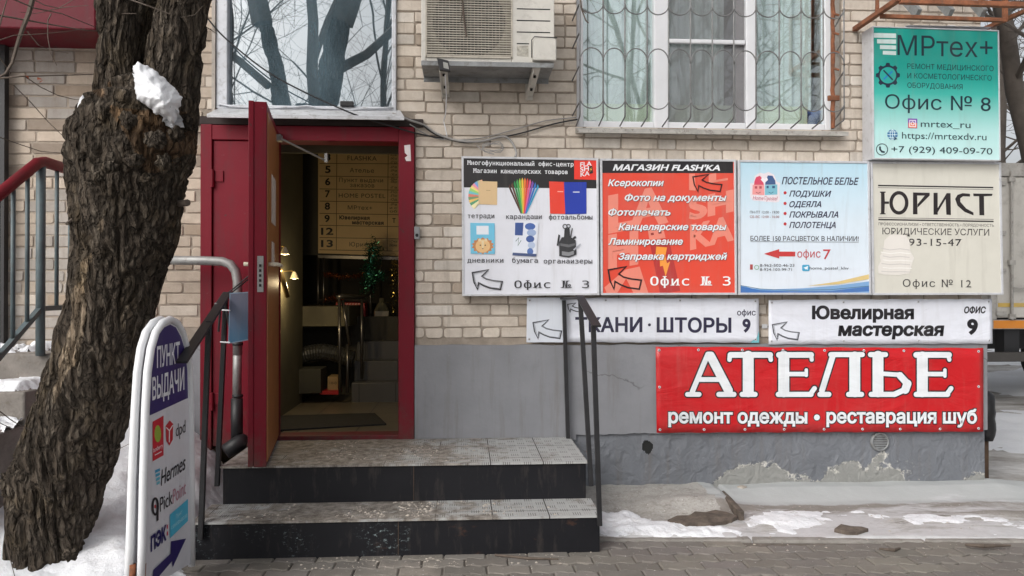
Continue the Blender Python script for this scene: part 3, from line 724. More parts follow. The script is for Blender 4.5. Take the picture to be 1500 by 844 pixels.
# ================================================================== LETTERING
MONO = None
try: MONO = bpy.data.fonts.load(bpy.utils.resource_path('LOCAL') + '/datafiles/fonts/DejaVuSansMono.woff2')
except Exception: MONO = None
DG = bpy.context.evaluated_depsgraph_get()
_tc = {}
def text_geo(body, mono=False, shear=0.0, space=1.0):
    """glyph outlines of the words: list of (outer contour, [holes])"""
    key = (body, mono, shear, space)
    if key in _tc: return _tc[key]
    c = bpy.data.curves.new('lettering', 'FONT'); c.body = body; c.size = 1; c.fill_mode = 'NONE'; c.resolution_u = 4
    c.shear = shear; c.space_character = space
    if mono and MONO: c.font = MONO
    o = bpy.data.objects.new('lettering', c); COL.objects.link(o)
    DG.update(); ev = o.evaluated_get(DG); cu = ev.to_curve(DG); cons = []
    for sp in cu.splines:
        pts = []
        if sp.type == 'BEZIER':
            bp = sp.bezier_points; n = len(bp)
            for i in range(n):
                a, b = bp[i], bp[(i+1) % n]; p0, p1_, p2_, p3_ = a.co, a.handle_right, b.handle_left, b.co
                chord = (p3_-p0).length
                flat = abs((p1_-p0).cross(p3_-p0).length)+abs((p2_-p0).cross(p3_-p0).length) < 1e-5
                N = 1 if flat else (3 if chord < .12 else 5)
                for k in range(N):
                    t = k/N; q = p0*(1-t)**3+3*p1_*t*(1-t)**2+3*p2_*t*t*(1-t)+p3_*t**3; pts.append((q.x, q.y))
        else: pts = [(q.co.x, q.co.y) for q in sp.points]
        cl = []
        for q in pts:
            if not cl or abs(q[0]-cl[-1][0])+abs(q[1]-cl[-1][1]) > 1e-4: cl.append(q)
        if len(cl) > 1 and abs(cl[0][0]-cl[-1][0])+abs(cl[0][1]-cl[-1][1]) < 1e-4: cl.pop()
        if len(cl) > 2: cons.append(cl)
    ev.to_curve_clear(); bpy.data.objects.remove(o); bpy.data.curves.remove(c)
    area = lambda c_: sum(c_[i-1][0]*c_[i][1]-c_[i][0]*c_[i-1][1] for i in range(len(c_)))/2
    ivs = sorted((min(p[0] for p in c_), max(p[0] for p in c_), k) for k, c_ in enumerate(cons)); groups = []
    for a, b, k in ivs:
        if groups and a < groups[-1][0]-1e-4: groups[-1][0] = max(groups[-1][0], b); groups[-1][1].append(cons[k])
        else: groups.append([b, [cons[k]]])
    res = []
    for _, g in groups:
        vs = []; es = []
        for c_ in g:
            b0 = len(vs); n = len(c_); vs += [Vector(p) for p in c_]; es += [(b0+i, b0+(i+1) % n) for i in range(n)]
        cv, ce, cf, *_r = delaunay_2d_cdt(vs, es, [], 0, 1e-5)
        tri = []
        for f in cf:
            cx, cy = sum(cv[i].x for i in f)/len(f), sum(cv[i].y for i in f)/len(f); wn = 0
            for c_ in g:
                for i in range(len(c_)):
                    (xa, ya), (xb, yb_) = c_[i-1], c_[i]
                    if (ya <= cy) != (yb_ <= cy):
                        if xa+(cy-ya)/(yb_-ya)*(xb-xa) > cx: wn += 1 if yb_ > ya else -1
            if wn: tri.append(tuple(f))
        sg = area(max(g, key=lambda c_: abs(area(c_))))
        res.append(([(v.x, v.y) for v in cv], tri, g, [c_ for c_ in g if area(c_)*sg > 0]))
    _tc[key] = res; return res
def inside(x, y, poly):
    c = False; j = len(poly)-1
    for i in range(len(poly)):
        if (poly[i][1] > y) != (poly[j][1] > y) and x < (poly[j][0]-poly[i][0])*(y-poly[i][1])/(poly[j][1]-poly[i][1])+poly[i][0]: c = not c
        j = i
    return c
def capheight(mono):
    return max(p[1] for u in text_geo('Н', mono) for p in u[0])
from mathutils.geometry import delaunay_2d_cdt
STAG = 0.00003
def write(m, body, x0, x1, yb, cap, proj, off, yb2=None, mono=False, bold=0.0, shear=0.0, space=1.0, serif=0.0):
    """letter the words between two photo columns on the sign's own surface"""
    outs = text_geo(body, mono, shear, space)
    if not outs: return
    bold = max(0.0, bold); sp_ = serif*.8
    a = min(p[0] for u in outs for p in u[0]); b = max(p[0] for u in outs for p in u[0]); ch = capheight(mono); yb2 = yb if yb2 is None else yb2
    a -= bold; b += bold
    def tr(x, y, z=0.0):
        px = x0+(x-a)/(b-a)*(x1-x0); q = (px-x0)/(x1-x0)
        return proj(px, yb+(yb2-yb)*q - y/ch*cap, off+z)
    xh = 0.0
    for k, (cv, tri, cons, solid) in enumerate(outs):
        z = STAG*(k % 2)
        m.add([tr(p[0], p[1], z) for p in cv], tri)
        if bold:
            for ci, c_ in enumerate(cons):          # thicken: a band along each contour
                n = len(c_); q = [Vector(p) for p in c_]; L, R_ = [], []
                for i in range(n):
                    d1 = (q[i]-q[i-1]).normalized(); d2 = (q[(i+1) % n]-q[i]).normalized(); n1 = Vector((-d1.y, d1.x)); n2 = Vector((-d2.y, d2.x)); mm = n1+n2
                    mm = n1 if mm.length < 1e-3 else mm.normalized(); kk = min(1.5, 1/max(.3, mm.dot(n1))); L.append(q[i]+mm*bold*kk); R_.append(q[i]-mm*bold*kk)
                zb2 = z+STAG*(2+ci % 2)
                m.add([tr(p.x, p.y, zb2) for p in L]+[tr(p.x, p.y, zb2) for p in R_], [(i, (i+1) % n, n+(i+1) % n, n+i) for i in range(n)])
        if serif:
            th = serif*.5+bold; ns = 0
            for (xa, ya), (xb, yb_) in [(c_[i-1], c_[i]) for c_ in solid for i in range(len(c_))]:
                ln = abs(xb-xa); yy = (ya+yb_)/2
                if abs(ya-yb_) > .012 or ln < .035 or ln > .8: continue
                lo, hi = min(xa, xb)-sp_, max(xa, xb)+sp_; z2 = z+STAG*(4+ns % 3)
                if abs(yy) < .03 or yy < -.15: r0, r1 = yy-bold, yy+th-bold
                elif yy > .5: r0, r1 = yy-th+bold, yy+bold
                else: continue
                ns += 1; m.add([tr(lo, r0, z2), tr(hi, r0, z2), tr(hi, r1, z2), tr(lo, r1, z2)], [(0, 1, 2, 3)])
def zp(ox, oy, s): return lambda *pts: [(x/s+ox, y/s+oy) for x, y in pts]
def circ(cx, cy, r, n=20, ry=None): return [(cx+r*cos(2*pi*k/n), cy-(ry or r)*sin(2*pi*k/n)) for k in range(n)]
class Sign:
    """one flat sign: reads zoomed photo coordinates, prints on its own face"""
    def __init__(s, root, proj, ox, oy, sc): s.r, s.p, s.ox, s.oy, s.s, s.k = root, proj, ox, oy, sc, 0
    def off(s): s.k += 1; return 0.0003+0.00007*s.k
    def c(s, pts): return [(x/s.s+s.ox, y/s.s+s.oy) for x, y in pts]
    def poly(s, name, col, *plist):
        m = MB(); o = s.off()
        for pts in plist: m.poly(s.c(pts), s.p, o); 
        return obj(name, m, ink(*col), s.r)
    def line(s, name, col, pts, w, closed=False):
        m = MB(); m.stroke(s.c(pts), w/s.s, s.p, s.off(), closed); return obj(name, m, ink(*col), s.r)
    def text(s, body, x0, x1, yb, cap, col=BLACK, yb2=None, **k):
        m = MB(); f = lambda x: x/s.s+s.ox; g = lambda y: y/s.s+s.oy
        o_ = s.off(); s.k += 1 if k.get('bold') else 0; s.k += 2 if k.get('serif') else 0
        write(m, body, f(x0), f(x1), g(yb), cap/s.s, s.p, o_, None if yb2 is None else g(yb2), **k)
        return obj('lettering', m, ink(*col), s.r)
def bent_arrow(S, x0, y0, x1, y1, w, col=BLACK):
    """outlined bent arrow pointing left, in a box"""
    W, H = x1-x0, y1-y0
    pts = [(0.02, 0.15), (0.55, 0.0), (0.33, 0.33), (0.48, 0.47), (0.70, 0.55), (1.0, 0.60), (0.94, 1.0), (0.60, 0.93), (0.38, 0.80), (0.22, 0.66), (0.19, 1.0), (0.07, 0.62)]
    S.line('arrow_mark', col, [(x0+a*W, y0+b*H) for a, b in pts], w, True)
def framed_sign(name, label, quad, Yf, depth, face, inset=3.2, group=None, side=None):
    """box sign: case, face, aluminium frame; quad = photo corners TL TR BR BL"""
    pr = flatproj(Yf); c = pr(sum(p[0] for p in quad)/4, max(p[1] for p in quad))
    r = thing(name, label, 'sign', (c.x, Yf+depth, c.z), group)
    m = MB(); m.slab([quad[3], quad[2], quad[1], quad[0]], pr, -0.006, depth-0.006); obj('case', m, side or M['alu'], r, bevel=0.003)
    q = quad; i = inset
    inn = [(q[0][0]+i, q[0][1]+i), (q[1][0]-i, q[1][1]+i), (q[2][0]-i, q[2][1]-i), (q[3][0]+i, q[3][1]-i)]
    m = MB(); m.slab([inn[3], inn[2], inn[1], inn[0]], pr, 0.0, 0.004); obj('panel', m, face, r)
    m = MB()
    for a, b in ((0, 1), (1, 2), (2, 3), (3, 0)):
        m.slab([q[a], inn[a], inn[b], q[b]][::1], pr, 0.006, 0.011)
    obj('frame', m, M['alu'], r, bevel=0.002)
    return r, pr
GS = 'square box signs in a row on the facade'
YS = 5.19
# ---- sign 1: stationery shop
r, pr = framed_sign('box_sign', 'white box sign with pictures of stationery under a black heading band', [(676, 229), (876.5, 232), (878, 432.5), (677, 434)], YS, 0.10, ink(218, 220, 228), group=GS)
S = Sign(r, pr, 670, 225, 3.926)
S.poly('heading_band', (30, 28, 30), [(34, 195), (805, 201), (804, 26), (32, 22)][::1])
S.text('Многофункциональный офис-центр', 58, 668, 64, 24, WHITE, 74, mono=True, bold=0.012, serif=0.06)
S.text('Магазин канцелярских товаров', 92, 634, 110, 24, WHITE, 118, mono=True, bold=0.012, serif=0.06)
S.poly('logo_square', (222, 52, 38), [(672, 148), (804, 152), (804, 30), (671, 28)])
for tx, a, b, y in (('FLA', 706, 772, 77), ('SH', 706, 756, 105), ('KA', 708, 760, 133)): S.text(tx, a, b, y, 26, WHITE, y-8, bold=0.02)
S.poly('stick_mark', (40, 30, 30), [(760, 118), (780, 112), (775, 70), (757, 74)]); S.poly('bolt_mark', (240, 180, 60), [(764, 106), (774, 90), (769, 88), (772, 76), (763, 92), (768, 94)])
fan = [(240, 190, 150), (150, 200, 170), (120, 170, 220), (235, 150, 170), (240, 220, 130), (160, 210, 120), (110, 190, 200), (225, 130, 110), (120, 150, 110), (230, 190, 110), (90, 160, 120), (240, 230, 180)]
for k, col in enumerate(fan):
    a = radians(168 - k*9.5) if k < 12 else 0
    a0 = radians(95+k*11); a1 = radians(95+(k+1.6)*11)
    cx, cy = 150, 245
    S.poly('notebook_picture', col, [(cx+88*cos(a0), cy-95*sin(a0)), (cx+88*cos(a1), cy-95*sin(a1)), (cx+8*cos(a1), cy-8*sin(a1)), (cx+10, cy)])
S.poly('notebook_picture', (214, 184, 140), [(122, 292), (228, 296), (229, 162), (120, 158)])
S.line('notebook_picture', (170, 140, 100), [(165, 212), (190, 213)], 3)
pc = [(70, 40, 30), (90, 60, 40), (40, 130, 70), (60, 160, 80), (150, 190, 70), (230, 190, 60), (230, 120, 50), (215, 60, 50), (220, 90, 140), (120, 80, 170), (50, 110, 190), (40, 150, 190)]
for k, col in enumerate(pc):
    u = k/11; tx = 300+162*u; ty = 184-38*sin(pi*u)*1.0; bx = 366+30*u; by = 345
    S.poly('pencil_picture', col, [(bx-3, by), (bx+3, by), (tx+6, ty+10), (tx, ty-8), (tx-6, ty+10)])
S.poly('album_picture', (222, 62, 45), [(533, 346), (620, 348), (614, 164), (527, 161)]); S.poly('album_picture', (30, 55, 160), [(620, 350), (742, 347), (742, 165), (612, 165)])
S.line('album_picture', (200, 205, 225), [(664, 222), (702, 222)], 6); S.line('album_picture', (245, 170, 160), [(575, 219), (608, 220)], 5)
for tx, a, b, y in (('тетради', 60, 212, 372), ('карандаши', 280, 485, 376), ('фотоальбомы', 526, 776, 379), ('дневники', 58, 264, 627), ('бумага', 314, 462, 628), ('органаизеры', 496, 775, 632)):
    S.text(tx, a, b, y, 27, (40, 40, 46), mono=True, serif=0.05, bold=0.004)
S.poly('diary_picture', (110, 190, 220), [(76, 576), (215, 578), (214, 401), (74, 399)]); S.poly('diary_picture', (225, 230, 238), [(110, 466), (180, 466), (179, 416), (109, 416)])
S.poly('diary_picture', (195, 130, 80), [(146+(66 if k % 2 else 54)*cos(2*pi*k/28), 530-(48 if k % 2 else 40)*sin(2*pi*k/28)) for k in range(28)]); S.poly('diary_picture', (225, 185, 130), circ(146, 532, 42, 22, 38)); S.poly('diary_picture', (225, 205, 165), circ(128, 498, 9, 12, 8), circ(164, 498, 9, 12, 8), [(138, 500), (154, 500), (150, 545), (142, 545)])
S.poly('diary_picture', (60, 40, 30), circ(132, 528, 4, 8), circ(160, 528, 4, 8), [(141, 545), (151, 545), (146, 552)])
S.poly('paper_ream_picture', (220, 225, 235), [(314, 578), (455, 585), (466, 398), (330, 398)]); S.poly('paper_ream_picture', (50, 78, 140), [(330, 470), (375, 472), (380, 398), (332, 398)])
for k in range(5): S.poly('paper_ream_picture', [(70, 100, 165), (150, 170, 205), (60, 88, 150), (175, 190, 215), (80, 110, 170)][k], circ(418+8*(k % 2), 420+36*k, 30-3*k, 16, 20))
S.poly('paper_ream_picture', (70, 85, 125), [(316, 586), (452, 593), (455, 578), (318, 570)]); S.line('paper_ream_picture', (90, 120, 110), [(335, 505), (352, 485), (348, 530), (366, 500)], 4)
dk = (45, 46, 50)
S.poly('organiser_picture', dk, [(585, 590), (640, 598), (684, 582), (680, 500), (650, 480), (600, 482), (585, 510)]); S.poly('organiser_picture', (90, 92, 96), [(590, 530), (640, 540), (676, 528), (676, 516), (640, 524), (590, 516)]); S.poly('organiser_picture', (130, 132, 136), [(600, 585), (640, 590), (670, 580), (668, 560), (640, 568), (600, 562)])
S.poly('organiser_picture', dk, [(612, 482), (648, 482), (644, 430), (616, 430)]); S.line('organiser_picture', dk, circ(618, 420, 12, 14), 5, True); S.line('organiser_picture', dk, circ(638, 418, 10, 14), 5, True)
S.poly('organiser_picture', dk, [(570, 530), (580, 532), (590, 470), (580, 465)]); S.line('organiser_picture', (175, 178, 188), [(668, 555), (708, 520)], 8); S.line('organiser_picture', dk, [(650, 482), (660, 430)], 6); S.line('organiser_picture', dk, [(665, 490), (680, 478)], 12)
bent_arrow(S, 82, 668, 258, 782, 7)
bent_arrow(S, 90, 674, 252, 776, 3, (120, 122, 128))
S.text('Офис № 3', 327, 756, 773, 42, (30, 30, 34), mono=True, serif=0.07, space=1.05)
# ---- sign 2: red
r, pr = framed_sign('box_sign', 'orange-red box sign with a list of white slanted lines and two bent arrows', [(879, 232.5), (1078, 234), (1079.5, 432), (880, 432.5)], YS, 0.10, ink(216, 70, 50), group=GS)
S = Sign(r, pr, 870, 225, 3.926)
pk = (226, 132, 114)
S.poly('heading_band', (30, 26, 30), [(46, 112), (801, 113), (800, 36), (45, 34)])
for tx, a, b, y, y2, c_ in (('LA', 82, 425, 448, 385, 205), ('SH', 545, 803, 378, 325, 118), ('L', 660, 770, 168, 150, 48), ('KA', 552, 803, 548, 490, 138), ('H', 82, 255, 655, 625, 185)):
    S.text(tx, a, b, y, c_, pk, y2, bold=0.05, serif=0.03)
S.poly('faded_letter', pk, [(60, 770), (75, 808), (130, 808), (185, 720), (230, 808), (315, 808), (262, 650), (180, 668)])
S.poly('faded_letter', pk, [(547, 210), (585, 214), (580, 116), (547, 116)])
S.poly('stick_mark', (176, 44, 42), [(380, 805), (496, 790), (430, 490), (318, 500)]); S.poly('stick_mark', pk, [(318, 498), (412, 486), (396, 420), (310, 440)]); S.poly('stick_mark', (140, 40, 38), [(328, 470), (345, 468), (342, 455), (326, 458)], [(372, 462), (390, 459), (387, 446), (369, 449)])
S.poly('bolt_mark', (236, 150, 56), [(412, 708), (438, 620), (420, 632), (410, 590), (420, 540), (358, 535), (352, 600), (378, 600), (380, 650), (396, 645)])
dk2 = (70, 22, 26)
S.text("МАГАЗИН FLASH'KA", 108, 725, 97, 33, WHITE, 98, bold=0.035, shear=0.25)
for tx, a, b, y in (('Ксерокопии', 80, 402, 187), ('Фото на документы', 176, 762, 272), ('Фотопечать', 82, 440, 356), ('Канцелярские товары', 140, 762, 440), ('Ламинирование', 82, 511, 524), ('Заправка картриджей', 140, 765, 610)):
    S.text(tx, a, b+2, y+1, 37, dk2, bold=0.055, shear=0.25); S.text(tx, a, b, y, 37, WHITE, bold=0.028, shear=0.25)
bent_arrow(S, 565, 120, 735, 218, 7, (40, 14, 16)); bent_arrow(S, 78, 650, 272, 780, 9, (40, 14, 16))
S.text('Офис № 3', 323, 785, 758, 50, (236, 236, 236), mono=True, serif=0.07, bold=0.008, space=1.05)
# ---- sign 3: bedding shop; the print itself fades from blue to near white
def printgrad(name, stops, lo, hi):
    t = NT(name); z = t.math('DIVIDE', t.math('SUBTRACT', t.sep()[2], lo), hi-lo)
    return t.fin(grime(t, t.ramp(z, *stops), 0.8), 0.4, 0, t.bump(t.noise(1.6, 3, 0.5), 0.22, 0.03))
zlo, zhi = P(1180, 432, YS).z, P(1180, 236, YS).z
r, pr = framed_sign('box_sign', 'pale blue box sign for bed linen with two little houses and a red arrow', [(1081, 234.5), (1273.5, 236.5), (1276, 432), (1081.5, 432)], YS, 0.10, printgrad('bedding_print', ((0.1, lin(214, 222, 232, 1.1)), (0.55, lin(205, 219, 230, 1.1)), (1.0, lin(172, 206, 222, 1.1))), zlo, zhi), group=GS)
S = Sign(r, pr, 1075, 225, 3.927)
S.poly('sticker_mark', (222, 214, 220), [(95, 190), (92, 172), (112, 170), (120, 130), (150, 110), (172, 116), (200, 106), (232, 122), (245, 160), (266, 170), (262, 205), (266, 262), (258, 278), (240, 282), (110, 270), (94, 250)])
S.poly('house_mark', (226, 150, 150), [(106, 236), (176, 240), (174, 180), (108, 180)]); S.poly('house_mark', (118, 180, 198), [(178, 240), (250, 236), (250, 178), (178, 182)])
S.poly('nightcap_mark', (206, 60, 92), [(116, 180), (172, 180), (168, 150), (150, 128), (128, 136), (118, 160)]); S.poly('nightcap_mark', (52, 84, 132), [(180, 180), (240, 178), (238, 156), (222, 128), (196, 126), (182, 150)])
S.poly('heart_mark', (232, 226, 232), [(174, 172), (196, 152), (190, 138), (176, 146), (164, 138), (154, 150)])
S.poly('window_mark', (176, 60, 76), [(120, 202), (134, 202), (134, 188), (120, 188)], [(146, 202), (160, 202), (160, 188), (146, 188)]); S.poly('window_mark', (40, 80, 120), [(188, 200), (200, 200), (200, 186), (188, 186)], [(220, 200), (236, 200), (236, 186), (220, 186)])
S.line('smile_mark', (150, 60, 70), [(126, 222), (140, 229), (154, 222)], 3); S.line('smile_mark', (40, 90, 120), [(200, 222), (214, 229), (228, 221)], 3)
S.text('Home♡postel', 108, 252, 266, 24, (178, 60, 90), 270, shear=0.3)
nv_ = (34, 28, 62)
for tx, a, b, y, y2, c_ in (('ПОСТЕЛЬНОЕ БЕЛЬЕ', 275, 718, 176, 180, 40), ('ПОДУШКИ', 318, 560, 247, 248, 33), ('ОДЕЯЛА', 318, 502, 308, 308, 33), ('ПОКРЫВАЛА', 318, 600, 368, 368, 34), ('ПОЛОТЕНЦА', 318, 585, 428, 428, 34)):
    S.text(tx, a, b, y, c_, nv_, y2, bold=0.02, shear=0.28)
S.poly('bullet_mark', (188, 50, 56), *[circ(294, y, 9, 14) for y in (226, 287, 345, 405)])
S.text('ПН-ПТ 12:00 - 19:00', 92, 260, 345, 15, (60, 60, 70)); S.text('СБ-ВС 12:00 - 16:00', 92, 260, 371, 14, (150, 80, 80))
S.text('БОЛЕЕ 150 РАСЦВЕТОК В НАЛИЧИИ!', 95, 717, 502, 28, (34, 34, 44), 504, bold=0.003); S.line('underline', (50, 50, 60), [(95, 507), (717, 510)], 2)
S.poly('arrow_mark', (192, 50, 52), [(172, 577), (260, 604), (260, 592), (352, 592), (352, 565), (260, 564), (260, 550)])
S.text('офис', 364, 498, 598, 46, (186, 52, 60)); S.text('7', 513, 556, 608, 60, (186, 52, 60), serif=0.03)
S.text('8-962-502-46-23', 149, 347, 651, 16, (40, 42, 54)); S.text('8-924-103-99-71', 149, 333, 675, 16, (40, 42, 54))
S.poly('phone_mark', (170, 70, 70), [(92, 668), (108, 668), (108, 638), (92, 638)]); S.line('phone_mark', (90, 160, 110), circ(130, 655, 12, 18), 3, True)
S.poly('app_mark', (60, 160, 200), [(396, 676), (430, 676), (434, 672), (434, 644), (430, 640), (396, 640), (392, 644), (392, 672)]); S.poly('app_mark', (232, 236, 240), [(398, 658), (426, 647), (422, 670), (414, 664), (410, 668), (408, 661)])
S.text('home_postel_khv', 435, 659, 667, 17, (40, 42, 54))
S.poly('wave_mark', (214, 190, 130), [(420, 762), (600, 736), (778, 694), (778, 722), (600, 752)]); S.poly('wave_mark', (120, 162, 206), [(34, 806), (778, 808), (778, 735), (600, 758), (400, 775), (200, 782), (100, 775), (32, 755)]); S.poly('wave_mark', (64, 112, 178), [(34, 807), (500, 808), (778, 792), (778, 764), (560, 790), (330, 792), (150, 786), (32, 762)]); S.line('wave_mark', (40, 90, 110), [(32, 758), (150, 779), (330, 787), (560, 783), (778, 762)], 3)
# ---- sign 4: lawyer
r, pr = framed_sign('box_sign', 'plain beige box sign with one tall black word between double lines', [(1275, 236.5), (1466, 238), (1469.5, 432), (1277.5, 432.5)], YS, 0.10, ink(204, 202, 192), group=GS)
S = Sign(r, pr, 1265, 225, 3.928); bk = (34, 28, 30)
S.line('rule', bk, [(83, 184), (746, 196)], 8); S.line('rule', bk, [(83, 196), (746, 208)], 2.5); S.line('rule', bk, [(85, 369), (748, 379)], 2.5); S.line('rule', bk, [(85, 380), (748, 391)], 8)
S.poly('word_mark', bk, [(100, 348), (120, 348), (122, 290), (146, 290), (146, 276), (122, 276), (120, 222), (100, 220)])
m = MB(); m.stroke(S.c(circ(203, 284, 45, 40, 58)), 20/S.s, pr, S.off(), True); obj('word_mark', m, ink(*bk), r)
S.poly('word_mark', bk, [(284, 350), (310, 350), (308, 242), (352, 242), (310, 292), (310, 312), (380, 242), (380, 226), (284, 224)])
S.poly('word_mark', bk, [(402, 352), (426, 352), (426, 338), (472, 262), (476, 352), (502, 354), (500, 228), (478, 228), (426, 314), (426, 226), (402, 226)])
S.poly('word_mark', bk, [(612, 232), (570, 228), (540, 238), (526, 262), (540, 300), (580, 336), (632, 356), (632, 340), (590, 316), (556, 278), (556, 258), (572, 246), (612, 248)])
S.poly('word_mark', bk, [(630, 230), (742, 232), (738, 244), (692, 246), (694, 356), (666, 355), (664, 246), (632, 246)][::-1])
S.poly('word_mark', bk, [(94, 350), (126, 350), (126, 344), (94, 344)], [(94, 226), (126, 226), (126, 219), (94, 219)])
S.text('ПРОФЕССИОНАЛИЗМ • ОТВЕТСТВЕННОСТЬ • ПОРЯДОЧНОСТЬ', 86, 749, 413, 16, (90, 86, 84), 422, serif=0.03)
S.text('ЮРИДИЧЕСКИЕ УСЛУГИ', 108, 722, 464, 37, (60, 56, 56), 472, serif=0.05, bold=-0.012)
S.text('93-15-47', 260, 562, 530, 42, (50, 46, 48), 532, serif=0.05, bold=-0.01, space=1.1)
S.text('Офис № 12', 225, 618, 766, 43, (50, 46, 48), 770, serif=0.05, bold=-0.012, space=1.15)
m = MB(); k_ = S.off()
S.poly('painted_over_patch', (218, 214, 208), [(118, 500), (150, 470), (170, 465), (240, 470), (262, 500), (268, 560), (290, 600), (270, 660), (262, 690), (200, 700), (120, 698), (85, 690), (82, 650), (98, 620), (92, 590), (112, 560)])
for k in range(7): S.line('painted_over_patch', [(196, 192, 188), (232, 230, 226)][k % 2], [(100+random.uniform(-6, 10), 545+k*22), (150, 555+k*21), (210, 548+k*22), (270+random.uniform(-8, 8), 556+k*21)], 5)
S.poly('painted_over_patch', (40, 36, 36), [(163, 462), (176, 458), (170, 448)], [(246, 474), (264, 478), (262, 464)])
# ---- sign 5: teal, above
zlo, zhi = P(1370, 235, 5.12).z, P(1370, 40, 5.12).z
r, pr = framed_sign('box_sign', 'teal green box sign fading to white with gear emblem above the beige sign', [(1277.5, 38.5), (1463, 44.5), (1465.5, 236), (1278.5, 233)], 5.13, 0.14, printgrad('teal_print', ((0.0, lin(190, 222, 222, 1.1)), (0.22, lin(170, 214, 212, 1.1)), (0.5, lin(60, 172, 160, 1.1)), (0.62, lin(18, 150, 138, 1.1)), (1.0, lin(16, 146, 134, 1.1))), zlo, zhi), inset=1.8)
S = Sign(r, pr, 1240, 0, 3.515); nk = (20, 44, 56)
S.poly('bar_mark', (205, 222, 220), [(140, 194), (255, 197), (255, 173), (140, 170)], [(157, 224), (255, 226), (255, 204), (157, 202)], [(172, 253), (255, 255), (255, 235), (172, 232)], [(187, 281), (255, 284), (255, 264), (187, 262)])
S.text('МРтех+', 262, 752, 284, 104, nk, 297)
teeth = []
for k in range(48):
    a = 2*pi*k/48; rr = 64 if (k % 6) in (0, 1, 5) else 52
    teeth.append((213+rr*cos(a)*0.97, 388-rr*sin(a)))
S.poly('gear_mark', (22, 36, 58), teeth); S.poly('gear_mark', (30, 156, 146), circ(213, 388, 42, 28)); S.line('gear_mark', (30, 120, 180), [(190, 410), (236, 368)], 9); S.line('gear_mark', (24, 44, 66), [(190, 362), (238, 412)], 8)
S.text('РЕМОНТ МЕДИЦИНСКОГО', 313, 757, 354, 27, nk, 367); S.text('И КОСМЕТОЛОГИЧЕСКГО', 313, 747, 403, 27, nk, 416); S.text('ОБОРУДОВАНИЯ', 313, 597, 452, 27, nk, 461)
S.text('Офис № 8', 198, 742, 559, 74, nk, 573)
S.poly('app_mark', (120, 70, 170), [(316, 660), (364, 662), (364, 612), (316, 610)]); S.poly('app_mark', (226, 120, 80), [(318, 658), (362, 660), (362, 634), (318, 632)]); S.line('app_mark', (230, 230, 235), [(325, 652), (355, 653), (355, 621), (325, 620)], 4, True); S.line('app_mark', (230, 230, 235), circ(340, 636, 8, 16), 4, True)
S.text('mrtex_ru', 382, 638, 654, 36, nk, 660); S.text('https://mrtexdv.ru', 285, 720, 714, 36, nk, 723)
S.poly('globe_mark', (36, 110, 160), circ(236, 694, 27, 24)); lt = (205, 228, 232)
S.line('globe_mark', lt, circ(236, 694, 12, 16, 26), 3, True); S.line('globe_mark', lt, [(210, 694), (262, 694)], 3); S.line('globe_mark', lt, [(236, 668), (236, 720)], 3); S.line('globe_mark', lt, [(214, 680), (258, 680)], 3); S.line('globe_mark', lt, [(214, 708), (258, 708)], 3); S.poly('globe_mark', (20, 60, 90), [(244, 700), (262, 718), (252, 718), (246, 724)])
S.line('handset_mark', nk, circ(182, 770, 29, 26), 4, True); S.line('handset_mark', nk, [(172, 755), (172, 770), (182, 782), (196, 784)], 9)
S.text('+7 (929) 409-09-70', 230, 750, 784, 34, nk, 796)
m = MB(); a, b = P(1330, 38, 5.14), P(1455, 42, 5.14)
for k in range(26):
    u = k/25; x = a.x+(b.x-a.x)*u
    m.v += [Vector((x, 5.135, a.z+.004-.001*k*0)), Vector((x, 5.16, a.z+0.004+0.016*abs(nz(x, 0, 9))+.004)), Vector((x, 5.24, a.z+0.004+0.018*abs(nz(x, 3, 7))+.004)), Vector((x, 5.262, a.z-.002))]
for k in range(25):
    for j in range(3): m.f.append((k*4+j, (k+1)*4+j, (k+1)*4+j+1, k*4+j+1))
single('snow_strip', m, M['snow_clean'], 'thin white strip of snow lying on top of the teal sign', 'snow', (a.x, 5.2, a.z), smooth=True)
